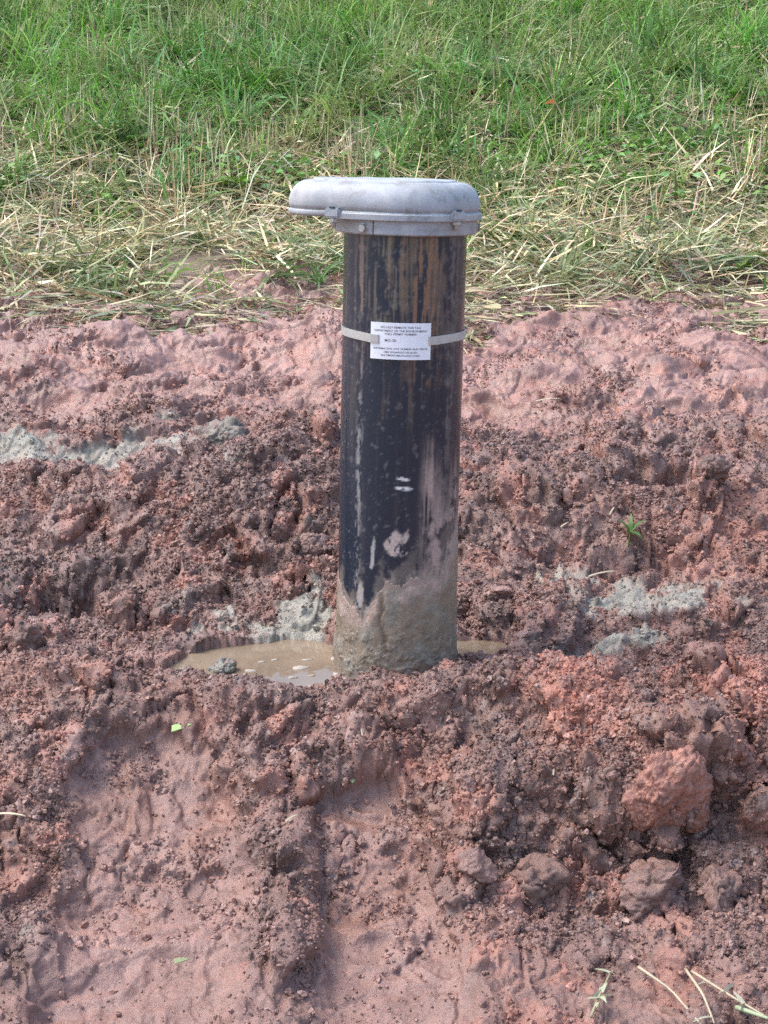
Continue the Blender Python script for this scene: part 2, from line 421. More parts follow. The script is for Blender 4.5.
# smeared slabs with torn edges on the trodden ground
slab = (1 - 0.75 * np.clip(cr, 0, 1)) * fade * (1 - 0.25 * low)
wp = np.stack([fbm(P2, .16, 2, 421), fbm(P2, .16, 2, 422), 0 * X], 1) * .07
for fsc, fam, fsd in ((0.20, .020, 400), (0.085, .009, 405)):
    fo_ = np.abs(fbm((Pm + wp) * C(.55, 1.1, .8), fsc, 3, fsd, 0.42)); N3 = blur(N, 3)
    Pm = Pm + N3 * (fam * (np.clip(1 - fo_ / .20, 0, 1) ** 1.5 - .25) * slab)[:, None]
    tear = fbm((Pm + 2 * wp) * C(.6, 1.1, .8), fsc * .8, 3, fsd + 50, 0.42); fr = (tear * 4) % 1.0
    Pm = Pm + N3 * (fam * 1.3 * ((np.floor(tear * 4) + smooth(0.0, 0.10, fr)) / 4 - 0.9 * tear) * slab)[:, None]
N = blur(normals(Pm), 1); Pm = swell(Pm, N, 0.0024, 0.0080, 450, 0.7, 0.45, 0.55, (0.06 + 0.94 * cs) * fade)
Pm = Pm + N * (0.0014 * billow(Pm * DEP, 0.0075, 2, 500) * (0.2 + 0.8 * cs) * fade)[:, None]
cell = lambda sc, sd: worley(Pm, sc, sd)[2] - 0.5        # crumb to crumb differences of colour
tone = 1 + 0.16 * fbm(Pm, 0.05, 4, 600) + (0.34 * cell(0.013, 611) + 0.20 * cell(0.035, 612)) * np.clip(cr, 0, 1)
colv = K * np.clip(tone, 0.5, 1.6)[:, None]; pale = np.clip(cell(0.010, 613) - 0.36, 0, 1)[:, None] * 3.5 * np.clip(cr, 0, 1)[:, None]
colv = colv * (1 - pale) + C(.36, .27, .235) * pale
q = grid_quads(NR, NC)
me = mesh_np('mud', Pm, q, None, np.clip(colv, 0.01, 1), {'wet': wet})
mud = link('mud_ground', me, SOIL, label='churned wet red clay ground around the well pipe', cat='mud', kind='structure')
MUDN = normals(Pm)

# surface lookup on the finished mud
def mud_at(x, y):
    i = int(np.clip(np.searchsorted(YR, y), 0, NR - 1)); w = 0.72 + 0.80 * (YR[i] + 1.1) / 3.45
    j = int(np.clip(round((x / w + 1) / 2 * (NC - 1)), 0, NC - 1)); k = i * NC + j
    return Pm[k], MUDN[k], K[k]
def mud_z(x, y):
    i = np.clip(np.searchsorted(YR, y), 0, NR - 1); w = 0.72 + 0.80 * (YR[i] + 1.1) / 3.45
    j = np.clip(np.round((x / w + 1) / 2 * (NC - 1)).astype(int), 0, NC - 1); return Pm[i * NC + j, 2]
def mud_px(px, py):
    """first point of the finished mud seen at a place of the photograph"""
    v = Pm - CAM; dep = v @ _F
    sx = 384 + FOC * v[:, 0] / dep; sy = 512 - FOC * (v @ _U) / dep
    m = (sx - px) ** 2 + (sy - py) ** 2; c = np.where(m < max(9.0, m.min() * 1.5))[0]
    k = c[np.argmin(dep[c])]
    return Pm[k], MUDN[k], K[k]

# wider ground: mud apron near, grassy hillside behind
def hill_z(x, y): return z0(y) + 0.0
xs = np.concatenate([np.linspace(-60, -4, 20), np.linspace(-3.8, 3.8, 120), np.linspace(4, 60, 20)])
ys = np.concatenate([np.linspace(-40, -1.6, 20), np.linspace(-1.5, 7, 180), np.linspace(7.3, 60, 24)])
gx, gy = np.meshgrid(xs, ys); gx, gy = gx.ravel(), gy.ravel(); gp = np.stack([gx, gy, 0 * gx], 1)
inmud = (np.abs(gx) < 0.66 + 0.80 * (gy + 1.1) / 3.45) & (gy > -1.05) & (gy < 2.15)
gz = z0(gy) + 0.05 * fbm(gp, 0.6, 3, 700) * smooth(1.9, 2.4, gy) - 0.012
gz = np.where(inmud, gz - 0.16, gz)
veg = smooth(1.95, 2.25, gy + 0.15 * fbm(gp, 0.5, 2, 710))
gc = lay(lay(np.tile(BROWN, (len(gx), 1)), C(.19, .145, .095), veg), C(.070, .062, .032), smooth(2.7, 3.6, gy))
me = mesh_np('hill', np.stack([gx, gy, gz], 1), grid_quads(len(ys), len(xs)), None, gc, {'wet': 0.3 * (1 - veg)})
link('hillside', me, SOIL, label='earth of the grassy bank rising behind the muddy ground', cat='ground', kind='structure')
def bank_z(x, y):
    p = np.stack([x, y, 0 * x], 1); return z0(y) + 0.05 * fbm(p, 0.6, 3, 700) * smooth(1.9, 2.4, y) - 0.012

# ------------------------------------------------------------------ puddle
def water_material():
    m = Mat('muddy_water'); c = m.coord()
    n = m.noise(9, 3, 0.5, c); mx = m.n('ShaderNodeMix', data_type='RGBA'); m.l(m.mapr(n, 0.35, 0.65, 0, 1), mx.inputs['Factor'])
    mx.inputs['A'].default_value = (.18, .132, .090, 1); mx.inputs['B'].default_value = (.24, .182, .125, 1)
    m.l(mx.outputs['Result'], m.b.inputs['Base Color']); m.b.inputs['Roughness'].default_value = 0.04
    m.b.inputs['IOR'].default_value = 1.33
    m.l(m.bump(m.noise(30, 2, 0.5, c), 0.08, 0.004), m.b.inputs['Normal'])
    return m.m
a = np.linspace(0, 2 * np.pi, 64, endpoint=False)
px = -0.10 + 0.30 * np.cos(a); py = 0.045 + 0.16 * np.sin(a)
py = np.maximum(py, -0.108)
ring = np.stack([px, py, 0 * px], 1); rings = [ring * C(1, 1, 0) + C(0, 0, -0.006), ring]
V, q, t = ring_stack(rings)
link('puddle', mesh_np('puddle', V, q, t, smooth_sh=False), water_material(), label='shallow puddle of murky brown water beside the pipe foot', cat='puddle', kind='structure')
# floating foam and scum
fm = Mat('foam'); fm.b.inputs['Base Color'].default_value = (.36, .31, .25, 1); fm.b.inputs['Roughness'].default_value = 0.6
cfn = fm.coord(); fm.l(fm.bump(fm.noise(300, 3, 0.6, cfn), 0.5, 0.002), fm.b.inputs['Normal'])
FV, FT = [], []; fo = 0
def foam(x, y, rx, ry, rot, s):
    global fo
    n = 18; th = np.linspace(0, 2 * np.pi, n, endpoint=False)
    rr = 1 + 0.35 * np.interp(th, np.linspace(0, 2 * np.pi, 9), np.r_[rng.normal(size=8), 0] * 0.6)
    ca, sa = math.cos(rot), math.sin(rot); u = rx * rr * np.cos(th); v = ry * rr * np.sin(th)
    top = np.stack([x + u * ca - v * sa, y + u * sa + v * ca, np.full(n, 0.0012)], 1)
    bot = np.stack([x + 1.1 * (u * ca - v * sa), y + 1.1 * (u * sa + v * ca), np.full(n, -0.001)], 1)
    V = np.vstack([bot, top, [[x, y, 0.0016]]]); FV.append(V)
    for i in range(n):
        j = (i + 1) % n
        FT.extend([(fo + i, fo + j, fo + n + j), (fo + i, fo + n + j, fo + n + i), (fo + n + i, fo + n + j, fo + 2 * n)])
    fo += len(V)
for fx, fy, rx_, ry_ in ((250, 671, .008, .004), (300, 668, .011, .007), (307, 657, .008, .003), (275, 657, .006, .002), (293, 678, .006, .003), (262, 660, .005, .002), (312, 676, .005, .002), (222, 684, .008, .003)):
    c = spot(fx, fy); foam(c[0], c[1], rx_, ry_, rng.uniform(-.3, .3), 0)
for k in range(46):
    ang = rng.uniform(-2.75, -1.55) if k < 30 else rng.uniform(0.3, 2.9)
    rr_ = 0.091 + rng.uniform(0, 0.004); foam(0.016 + rr_ * math.cos(ang), rr_ * math.sin(ang), rng.uniform(.004, .008), rng.uniform(.003, .005), ang + 1.57, 0)
link('foam', mesh_np('foam', np.vstack(FV), None, FT), fm.m, label='pale scum and foam flecks floating on the brown puddle', cat='foam', kind='stuff')

# ------------------------------------------------------------------ clods
IV4, IT4 = ico(6); IV5, IT5 = ico(5); IV1, IT1 = ico(1); IV2, IT2 = ico(2)
def clod(name, label, px, py, size, colr, seed, rough=0.2, lump=0.10, rot=0, sink=0.25, cat='clod', group=None, wetv=0.3, ang=0.0, loc=None, grain=1.0):
    p, n, kk = mud_px(px, py)
    if loc is not None: p = np.array(loc)
    big = max(size) > 0.06; V = (IV4 if big else IV5).copy(); IT = IT4 if big else IT5
    V = V * (1 + 1.5 * rough * fbm(V + seed, 1.2, 2, seed))[:, None]
    if ang:      # broken facets
        for _ in range(14):
            nn = rng.normal(size=3); nn /= np.linalg.norm(nn); dcut = rng.uniform(0.45, 0.80)
            e = V @ nn - dcut; V = V - np.clip(e, 0, None)[:, None] * nn * ang
    V = V * np.array(size)
    nrm = V / (np.linalg.norm(V, axis=1)[:, None]); s = min(size); D = V + seed
    k = min(1.0, s / 0.04) * min(1.0, lump / 0.12); o = np.ones(len(V))
    V = swell(V, nrm, 0.011 * k, 0.038, seed, 0.9, 0.3, 0.5, o, .8, 1.0); V = V + nrm * (k * 0.006 * billow(D, 0.05, 3, seed + 9))[:, None]
    V = swell(V, nrm, 0.0048 * k, 0.0165, seed + 4, 0.8, 0.4, 0.6, o, .8, 1.0)
    V = swell(V, nrm, 0.0022 * grain * (0.3 + 0.7 * k), 0.0085, seed + 6, 0.7, 0.45, 0.6, o, .8, 1.0) + nrm * (0.0012 * billow(D, 0.0085, 2, seed + 7))[:, None]
    a = R_(rot); Rz = np.array([[math.cos(a), -math.sin(a), 0], [math.sin(a), math.cos(a), 0], [0, 0, 1]])
    V = V @ Rz.T
    cc = np.array(colr) * np.clip(1 + 0.25 * fbm(V, s * 0.5, 3, seed + 20) + 0.35 * (worley(V, .014, seed)[2] - .5), .4, 1.6)[:, None]
    cc = np.clip(lay(cc, BROWN, smooth(.0, .35, fbm(V, s * .8, 3, seed + 21)) * .5), 0.01, 1)
    me = mesh_np(name, V, None, IT, cc, {'wet': np.full(len(V), wetv)})
    return link(name, me, SOIL, label=label, cat=cat, group=group, loc=p + n * size[2] * (1 - 2 * sink) * 0.5)
G = 'clods of clay on the torn bank'
clod('clay_clod', 'large orange-red clay lump bulging out of the right bank', 680, 800, (.054, .034, .062), RED * 1.0, 31, 0.42, 0.06, 20, 0.86, group=G, wetv=0.55, grain=2.0)
clod('clay_clod', 'grey-brown broken clod at the right bank foot, under the dark hollow', 652, 888, (.055, .045, .038), MAUVE * 0.85, 32, 0.2, 0.09, 15, 0.52, group=G, ang=0.8)
clod('clay_clod', 'grey-brown pointed clod nearest the right edge at the bank foot', 715, 885, (.045, .038, .042), MAUVE * 0.9, 33, 0.25, 0.09, 50, 0.52, group=G, ang=0.8)
clod('clay_clod', 'rough brown clod between the smooth wheel lane and the dark hollow', 540, 880, (.050, .040, .036), DARK * 1.15, 34, 0.2, 0.10, 0, 0.58, group=G, ang=0.5)
clod('clay_clod', 'small grey cracked clod beside the right edge of the smooth wheel lane', 476, 872, (.026, .025, .026), MAUVE * 1.0, 35, 0.2, 0.06, 30, 0.25, group=G, ang=0.9)
clod('clay_clod', 'small grey clod at the top end of the smooth wheel lane', 471, 785, (.018, .017, .017), MAUVE * 1.05, 38, 0.2, 0.05, 0, 0.25, group=G, ang=0.9)
clod('clay_clod', 'dark square-shouldered clay block at the left edge, left of the puddle', 30, 645, (.036, .032, .042), DARK * 1.0, 39, 0.15, 0.05, 25, 0.2, group=G, ang=0.9)
clod('clay_clod', 'small grey mud lump standing in the left end of the puddle', 222, 668, (.020, .016, .012), GREY * 0.62, 41, 0.25, 0.16, 0, 0.35, group=G, wetv=0.6, loc=(*spot(222, 670), 0.002))
clod('clay_clod', 'small flat pink clay piece right of the pipe foot', 505, 592, (.017, .013, .008), PINK * 1.0, 43, 0.15, 0.03, 10, 0.2, group=G, ang=0.8)
clod('clay_clod', 'dark rounded clod on the right slope above the dark crack', 713, 470, (.028, .026, .024), DARK * 1.0, 44, 0.2, 0.10, 0, 0.3, group=G)
clod('clay_clod', 'grey torn clod on top of the left heap', 222, 440, (.045, .035, .035), GREY * 0.5 + DARK * 0.4, 45, 0.25, 0.18, 0, 0.35, group=G)
clod('clay_clod', 'grey-brown clod on the left heap beside the pipe', 310, 545, (.032, .03, .028), MAUVE * 0.85, 46, 0.2, 0.10, 0, 0.35, group=G, ang=0.6)

# loose crumbs: nobody could count them
wgt = np.clip(crumb - 0.25, 0, 2) ** 1.3 * (1 - pud) * (Y < 1.9) * (np.abs(X) < Wd.ravel() * 0.92); wgt[Y < -0.95] = 0
wgt += 0.08 * gmask * (1 - pud) + 0.03 * low * (Y < -.2) * (Y > -.95); wgt *= 0.35 + np.clip(fbm(P2, 0.12, 2, 801) + 0.3, 0, 1)
wgt = np.clip(wgt, 0, None); NCR = 210000; ids = rng.choice(len(X), NCR, p=wgt / wgt.sum())
sz = np.minimum(0.0010 * (1 - rng.random(NCR)) ** -0.38, 0.0046)
jit = rng.normal(0, .0012, (NCR, 3)); cpos = Pm[ids] + jit * C(1, 1, .3) + MUDN[ids] * (sz * 0.05)[:, None]
ccol = np.clip(colv[ids] * rng.uniform(0.78, 1.20, (NCR, 1)), .01, 1)
me = bpy.data.meshes.new('crumbs'); me.vertices.add(NCR); me.vertices.foreach_set('co', cpos.astype(np.float32).ravel())
c4 = np.ones((NCR, 4), np.float32); c4[:, :3] = ccol
me.attributes.new('col', 'FLOAT_COLOR', 'POINT').data.foreach_set('color', c4.ravel())
me.attributes.new('rot', 'FLOAT_VECTOR', 'POINT').data.foreach_set('vector', rng.uniform(0, 6.28, (NCR, 3)).astype(np.float32).ravel())
me.attributes.new('scl', 'FLOAT_VECTOR', 'POINT').data.foreach_set('vector', (sz[:, None] * rng.uniform(.65, 1.4, (NCR, 3))).astype(np.float32).ravel())
cm = Mat('crumb_soil'); ca = cm.n('ShaderNodeAttribute', attribute_name='col', attribute_type='INSTANCER'); cm.l(ca.outputs['Color'], cm.b.inputs['Base Color'])
cm.b.inputs['Roughness'].default_value = 0.5
crumbs = link('mud_crumbs', me, None, label='loose crumbs of red-brown clay scattered over the churned mud', cat='crumbs', kind='stuff')
me.materials.append(cm.m)
ng = bpy.data.node_groups.new('crumb_scatter', 'GeometryNodeTree')
ng.interface.new_socket('Geometry', in_out='INPUT', socket_type='NodeSocketGeometry'); ng.interface.new_socket('Geometry', in_out='OUTPUT', socket_type='NodeSocketGeometry')
gn = lambda t: ng.nodes.new(t)
gi, go = gn('NodeGroupInput'), gn('NodeGroupOutput'); jn = gn('GeometryNodeJoinGeometry')
for k in range(6):
    ic = gn('GeometryNodeMeshIcoSphere'); ic.inputs['Radius'].default_value = 1.0; ic.inputs['Subdivisions'].default_value = 2
    nt_ = gn('ShaderNodeTexNoise'); nt_.noise_dimensions = '4D'; nt_.inputs['W'].default_value = 3.7 * k; nt_.inputs['Scale'].default_value = 1.6; nt_.inputs['Detail'].default_value = 3
    sb = gn('ShaderNodeVectorMath'); sb.operation = 'SUBTRACT'; sb.inputs[1].default_value = (.5, .5, .5); ng.links.new(nt_.outputs['Color'], sb.inputs[0])
    sk = gn('ShaderNodeVectorMath'); sk.operation = 'SCALE'; sk.inputs['Scale'].default_value = 2.6; ng.links.new(sb.outputs[0], sk.inputs[0])
    sp_ = gn('GeometryNodeSetPosition'); ng.links.new(ic.outputs['Mesh'], sp_.inputs['Geometry']); ng.links.new(sk.outputs[0], sp_.inputs['Offset'])
    ssm = gn('GeometryNodeSetShadeSmooth'); ng.links.new(sp_.outputs[0], ssm.inputs['Geometry']); smt = gn('GeometryNodeSetMaterial'); smt.inputs['Material'].default_value = cm.m; ssm.inputs['Shade Smooth'].default_value = False; ng.links.new(ssm.outputs[0], smt.inputs['Geometry'])
    g2 = gn('GeometryNodeGeometryToInstance'); ng.links.new(smt.outputs[0], g2.inputs[0]); ng.links.new(g2.outputs[0], jn.inputs[0])
iop = gn('GeometryNodeInstanceOnPoints'); iop.inputs['Pick Instance'].default_value = True
ng.links.new(gi.outputs[0], iop.inputs['Points']); ng.links.new(jn.outputs[0], iop.inputs['Instance'])
ri = gn('FunctionNodeRandomValue'); ri.data_type = 'INT'; ri.inputs[4].default_value = 0; ri.inputs[5].default_value = 5; ng.links.new(ri.outputs[2], iop.inputs['Instance Index'])
for nm, sock in (('rot', 'Rotation'), ('scl', 'Scale')):
    na = gn('GeometryNodeInputNamedAttribute'); na.data_type = 'FLOAT_VECTOR'; na.inputs['Name'].default_value = nm; ng.links.new(na.outputs['Attribute'], iop.inputs[sock])
ng.links.new(iop.outputs[0], go.inputs[0])
crumbs.modifiers.new('scatter', 'NODES').node_group = ng

# ------------------------------------------------------------------ well casing
RP = 0.0850; ZC = 0.627
well = link('well_casing', None, label='black well pipe with grey metal cap and white permit tag standing in the mud', cat='well pipe', loc=(0.016, 0.0, 0.0))
well.rotation_euler = (R_(-1.8), R_(1.25), 0)

ZB_A = [-180, -110, -85, -62, -48, -36, -28, -22, -14, -6, 4, 14, 24, 34, 44, 58, 72, 88, 120, 180]
ZB_Z = [.15, .15, .135, .118, .104, .085, .092, .120, .150, .155, .148, .155, .155, .146, .155, .178, .195, .215, .20, .15]
def coat_top(ad):
    return sum(np.interp((ad + o + 180) % 360 - 180, ZB_A, ZB_Z) for o in np.linspace(-7, 7, 9)) / 9
NT, NZ = 300, 380
th = np.linspace(0, 2 * np.pi, NT, endpoint=False)          # th = 0 at the front (-y), grows to the right (+x)
zz = np.linspace(-0.12, ZC + 0.015, NZ)
TH, ZZ = np.meshgrid(th, zz); TH, ZZ = TH.ravel(), ZZ.ravel()
def cyl(r, t, z): return np.stack([r * np.sin(t), -r * np.cos(t), z], -1)
A = (TH + np.pi) % (2 * np.pi) - np.pi; AD = np.degrees(A)
ST = np.stack([np.sin(A) * 1.0, np.cos(A) * 1.0, ZZ * 0.55], 1)          # stretched: vertical streaks
SU = np.stack([np.sin(A) * RP, np.cos(A) * RP, ZZ], 1)
s1 = fbm(ST, 0.16, 4, 901, 0.6); s2 = fbm(ST, 0.07, 3, 911, 0.6); sp = fbm(SU, 0.02, 4, 921, 0.65); sm = fbm(SU, 0.05, 3, 931)
PC = np.tile(C(.0110, .0190, .0330), (len(TH), 1)); PRo = np.full(len(TH), 0.36)
up = smooth(0.30, 0.52, ZZ + 0.05 * sm)
def L(c, m):
    global PC; PC = lay(PC, np.array(c), m)
L((.050, .050, .052), smooth(0.05, 0.5, s1) * (.25 + .35 * up))
L((.13, .093, .060), up * smooth(0.0, 0.35, s1 + 0.35 * sp) * (0.15 + 0.65 * np.exp(-((AD - 5) / 38) ** 2)))
L((.22, .115, .062), up * smooth(0.10, 0.32, s2 + 0.3 * sp) * np.exp(-((AD - 17) / 20) ** 2) * smooth(.36, .5, ZZ) * 0.95)
L((.20, .16, .10), smooth(0.05, 0.3, s2 + 0.4 * sp) * np.exp(-((AD + 18) / 14) ** 2) * smooth(.47, .54, ZZ) * 0.8)
L((.24, .15, .11), smooth(0.0, 0.3, s2 + 0.3 * sp) * np.exp(-((AD + 44) / 8) ** 2) * smooth(.40, .5, ZZ) * 0.7)
L((.14, .12, .11), np.exp(-((AD - 48) / 9) ** 2) * smooth(-0.1, 0.3, s1 + sp) * smooth(.05, .2, ZZ) * 0.55)
L((.30, .28, .27), np.exp(-((AD + 43 + 4 * sm) / 4) ** 2) * smooth(0.0, 0.30, fbm(SU * C(1, 1, .45), 0.010, 4, 926, .65) + 0.5 * s2) * smooth(.62, .3, ZZ) * 0.65)       # limy run
L((.20, .19, .19), smooth(0.34, 0.60, fbm(SU, 0.008, 3, 925, .6)) * 0.30)                                                                       # splashes
sf = fbm(SU * C(1, 1, .35), .028, 4, 933, .6)
smear = smooth(20, 34, AD + 20 * sm) * smooth(0.31, 0.19, ZZ - 0.05 * np.exp(-((AD - 28) / 9) ** 2) - 0.03 * smooth(50, 80, AD) + 0.06 * s1)
L((.42, .30, .245), smear * smooth(-0.42, 0.10, sf + 0.5 * sp + .15 * s2) * 0.92)
L((.40, .285, .235), np.exp(-((AD - 27) / 6) ** 2) * smooth(.38, .28, ZZ) * smooth(.12, .2, ZZ) * smooth(-.2, .2, s2) * 0.7)
def patch(ad, z, ra, rz, sh=0.0): return smooth(1.15, 0.75, np.hypot((AD - ad - sh * (ZZ - z) * 1000) / ra, (ZZ - z) / rz) + 0.55 * sp)
L((.46, .36, .31), smooth(-.55, -.15, fbm(SU @ np.array([[1, 0, .5], [0, 1, 0], [-.35, 0, .5]]), .010, 4, 927, .65)) * np.clip(patch(-4, .204, 9, .017, 0.25) + patch(5, .208, 3.2, .014, 0.2) + patch(-1, .192, 10, .006), 0, 1))
L((.38, .34, .32), np.clip(patch(-25, .185, 2.0, .02, 0.05) + patch(-38, .12, 4, .02) + patch(-28, .10, 5, .012), 0, 1) * .9)
scr = np.clip(smooth(1.2, .7, np.hypot((AD - 2.5) / 6.5, (ZZ - .2965 + 0.00018 * (AD)) / .0022)) + smooth(1.2, .7, np.hypot((AD - 3.5) / 8.5, (ZZ - .2830 + 0.0001 * AD) / .0026)), 0, 1)
L((.70, .66, .62), scr * smooth(-.35, .0, fbm(SU, .006, 3, 928, .6) + .08))
zt_p = coat_top(AD); over = ZZ - zt_p      # thin dried film feathering out above the caked mud
L((.285, .222, .172), smooth(.045, .0, over + .06 * sf + .03 * sp) * (.35 + .6 * smooth(-.2, .2, sf + .6 * sp)))
PRo = np.clip(0.20 + 1.1 * (PC.mean(1) - 0.015) * 2.2, 0.18, 0.85)
PIPE = Mat('pipe_black'); pc = PIPE.coord(); pa = PIPE.attr('col').outputs['Color']
PIPE.l(PIPE.scale_col(pa, PIPE.mapr(PIPE.noise(320, 4, 0.6, pc), 0.3, 0.7, 0.8, 1.25)), PIPE.b.inputs['Base Color'])
PIPE.l(PIPE.attr('rough').outputs['Fac'], PIPE.b.inputs['Roughness'])
PIPE.l(PIPE.bump(PIPE.noise(90, 5, 0.6, pc), 0.12, 0.002), PIPE.b.inputs['Normal'])
V = cyl(RP, TH, ZZ)
V, q_, t_ = V, grid_quads(NZ, NT, True), [(( NZ - 1) * NT + i, (NZ - 1) * NT + (i + 1) % NT, NZ * NT) for i in range(NT)]
V = np.vstack([V, [[0, 0, ZC + 0.015]]])
pipe = link('pipe', mesh_np('pipe', V, q_, t_, np.vstack([PC, PC[-1:]]), {'rough': np.r_[PRo, PRo[-1]]}), PIPE.m, well)

# mud coat caked round the foot
NZ2 = 150
zb_a, zb_z = np.array(ZB_A), np.array(ZB_Z)
TH2, WW = np.meshgrid(th, np.linspace(0, 1, NZ2)); TH2, WW = TH2.ravel(), WW.ravel()
A2 = (TH2 + np.pi) % (2 * np.pi) - np.pi; AD2 = np.degrees(A2)
e2 = np.stack([np.sin(A2) * RP, np.cos(A2) * RP, 0 * A2], 1)
ztop = coat_top(AD2) + 0.020 * fbm(e2, 0.025, 5, 941, .65)
Z2 = -0.08 + WW * (ztop + 0.08); S2 = np.stack([np.sin(A2) * RP, np.cos(A2) * RP, Z2], 1)
edge = ztop - Z2
thick = 0.0002 + 0.0016 * smooth(0, 0.030, edge) + 0.003 * smooth(0.08, 0.0, Z2)
thick += smooth(0, 0.02, edge) * (0.0012 * fbm(S2, 0.03, 4, 951) + 0.0018 * (lumps(S2, 0.012, 961, .6, .55)) * smooth(0.13, 0.03, Z2))
run = np.exp(-((AD2 + 14 + 60 * (Z2 - .08) - 5 * fbm(S2, .03, 2, 5)) / 2.2) ** 2) * smooth(.035, .05, Z2) * smooth(.14, .12, Z2)
thick = np.maximum(thick - 0.0022 * run, 0.0006); thick = np.where(WW > 0.995, -0.0008, thick)
mc = np.tile(C(.225, .172, .122), (len(TH2), 1))
mc = lay(mc, C(.36, .255, .205), smooth(.045, .005, edge + 0.03 * fbm(S2, .02, 2, 971)) * 1.0)
mc = lay(mc, C(.25, .23, .185), smooth(0, .4, fbm(S2, .025, 3, 981)) * .6); mc = lay(mc, C(.30, .215, .18), smooth(.02, -.03, Z2) * .5)
mc = lay(mc, C(.13, .085, .055), run * .85)
mc *= (1 + 0.25 * fbm(S2, .012, 3, 991))[:, None]
link('mud_coating', mesh_np('mud_coating', cyl(RP + thick, TH2, Z2), grid_quads(NZ2, NT, True), None, mc, {'wet': np.full(len(mc), .8)}), SOIL, pipe, label='caked olive-brown mud with a torn upper edge')

# cap: collar, flange, lid with side lobe, lugs, bolts
def hull_outline(M=160, grow=0.0):
    R1, R2, cx = 0.1010 + grow, 0.062 + grow, -0.0985
    pts = [(R1 * math.cos(t), R1 * math.sin(t)) for t in np.linspace(0, 2 * np.pi, 721)] + [(cx + R2 * math.cos(t), R2 * math.sin(t)) for t in np.linspace(0, 2 * np.pi, 721)]
    P = sorted(pts)
    def half(P):
        h = []
        for p in P:
            while len(h) > 1 and (h[-1][0] - h[-2][0]) * (p[1] - h[-2][1]) - (h[-1][1] - h[-2][1]) * (p[0] - h[-2][0]) <= 0: h.pop()
            h.append(p)
        return h[:-1]
    h = np.array(half(P) + half(P[::-1])); hc = np.vstack([h, h[:1]])
    s = np.r_[0, np.cumsum(np.linalg.norm(np.diff(hc, axis=0), axis=1))]; t = np.linspace(0, s[-1], M, endpoint=False)
    O = np.stack([np.interp(t, s, hc[:, 0]), np.interp(t, s, hc[:, 1])], 1)
    T = np.roll(O, -1, 0) - np.roll(O, 1, 0); T /= np.linalg.norm(T, axis=1)[:, None]
    return O, np.stack([T[:, 1], -T[:, 0]], 1)
O, ON = hull_outline()
def off_ring(o, z): return np.column_stack([O + ON * o, np.full(len(O), z)])
prof = [(-.020, .0215), (-.004, .0215), (.0002, .0225), (.0012, .0245), (.0012, .0290), (.0002, .0300), (-.0012, .0302), (-.0012, .0315), (.0004, .0320), (.0010, .0370), (.0008, .0430), (-.0010, .0500), (-.0045, .0570), (-.0100, .0635), (-.0170, .0685), (-.0250, .0716), (-.0330, .0722), (-.0390, .0724), (-.0400, .0734), (-.0412, .0748), (-.0430, .0756), (-.0500, .0758)]
V, q, t = ring_stack([off_ring(o * (.80 if z > .045 else 1), z) for o, z in prof])
V[:, 2] = np.where(V[:, 2] > .032, .032 + (V[:, 2] - .032) * .91, V[:, 2]) + ZC + 0.0007 * fbm(V, .03, 2, 12)
lid = link('cap_lid', mesh_np('cap_lid', V, q, t), CAST, well)
# collar: split ring round the pipe
ga = R_(-27); tt = np.linspace(ga + R_(0.5), ga + 2 * np.pi - R_(0.5), 140)
sec = [(.0856, 0.0012), (.0872, 0.0), (.0960, 0.0), (.0978, .0018), (.0978, .0190), (.0985, .0215), (.0856, .0215)]
V = np.concatenate([[(r * np.sin(t), -r * np.cos(t), z + ZC) for r, z in sec] for t in tt]); ns = len(sec)
q = grid_quads(len(tt), ns, True)[:, ::-1]
caps = [(0, k, k + 1) for k in range(1, ns - 1)] + [((len(tt) - 1) * ns, (len(tt) - 1) * ns + k + 1, (len(tt) - 1) * ns + k) for k in range(1, ns - 1)]
collar = link('cap_collar', mesh_np('cap_collar', V, q, caps, smooth_sh=False), CAST, well)

def cyl_mesh(name, r, h, n=6, bev=0.0008, flat=True):
    t = np.linspace(0, 2 * np.pi, n, endpoint=False); c = np.stack([np.cos(t), np.sin(t)], 1)
    rings = [np.column_stack([c * (r - b), np.full(n, z)]) for b, z in ((bev, 0), (0, bev), (0, h - bev), (bev, h))]
    V, q, tr = ring_stack(rings); return mesh_np(name, V, q, tr, smooth_sh=not flat)
hexh = cyl_mesh('hex', .0062, .0055); shaft = cyl_mesh('shaft', .0035, .014, 12, flat=False)
def rounded_box(name, sx, sy, sz, b=0.0018):
    import bmesh
    bm = bmesh.new(); bmesh.ops.create_cube(bm, size=1.0); bmesh.ops.scale(bm, vec=(sx, sy, sz), verts=bm.verts)
    bmesh.ops.bevel(bm, geom=bm.edges[:], offset=b, segments=2, affect='EDGES'); me = bpy.data.meshes.new(name); bm.to_mesh(me); bm.free()
    return me
sel = [i for i in range(len(O)) if O[i][0] > -.094]
k0 = max(range(len(sel) - 1), key=lambda i: sel[i + 1] - sel[i]) if sel[-1] - sel[0] >= len(sel) else -1
sel = sel[k0 + 1:] + sel[:k0 + 1]
fsec = [(-.004, .0195), (.0028, .0195), (.0036, .0203), (.0036, .0272), (.0026, .0284), (-.004, .0290)]
V = np.concatenate([[(*(O[i] + ON[i] * o), z + ZC) for o, z in fsec] for i in sel]); ns = len(fsec); e = (len(sel) - 1) * ns
fl_caps = [(0, k, k + 1) for k in range(1, ns - 1)] + [(e, e + k + 1, e + k) for k in range(1, ns - 1)]
link('flange', mesh_np('flange', V, grid_quads(len(sel), ns, True), fl_caps, smooth_sh=False), CAST, lid)
lugm = rounded_box('lug', .022, .011, .0135, .0022)
slot = rounded_box('slot', .0085, .004, .0022, .0008)
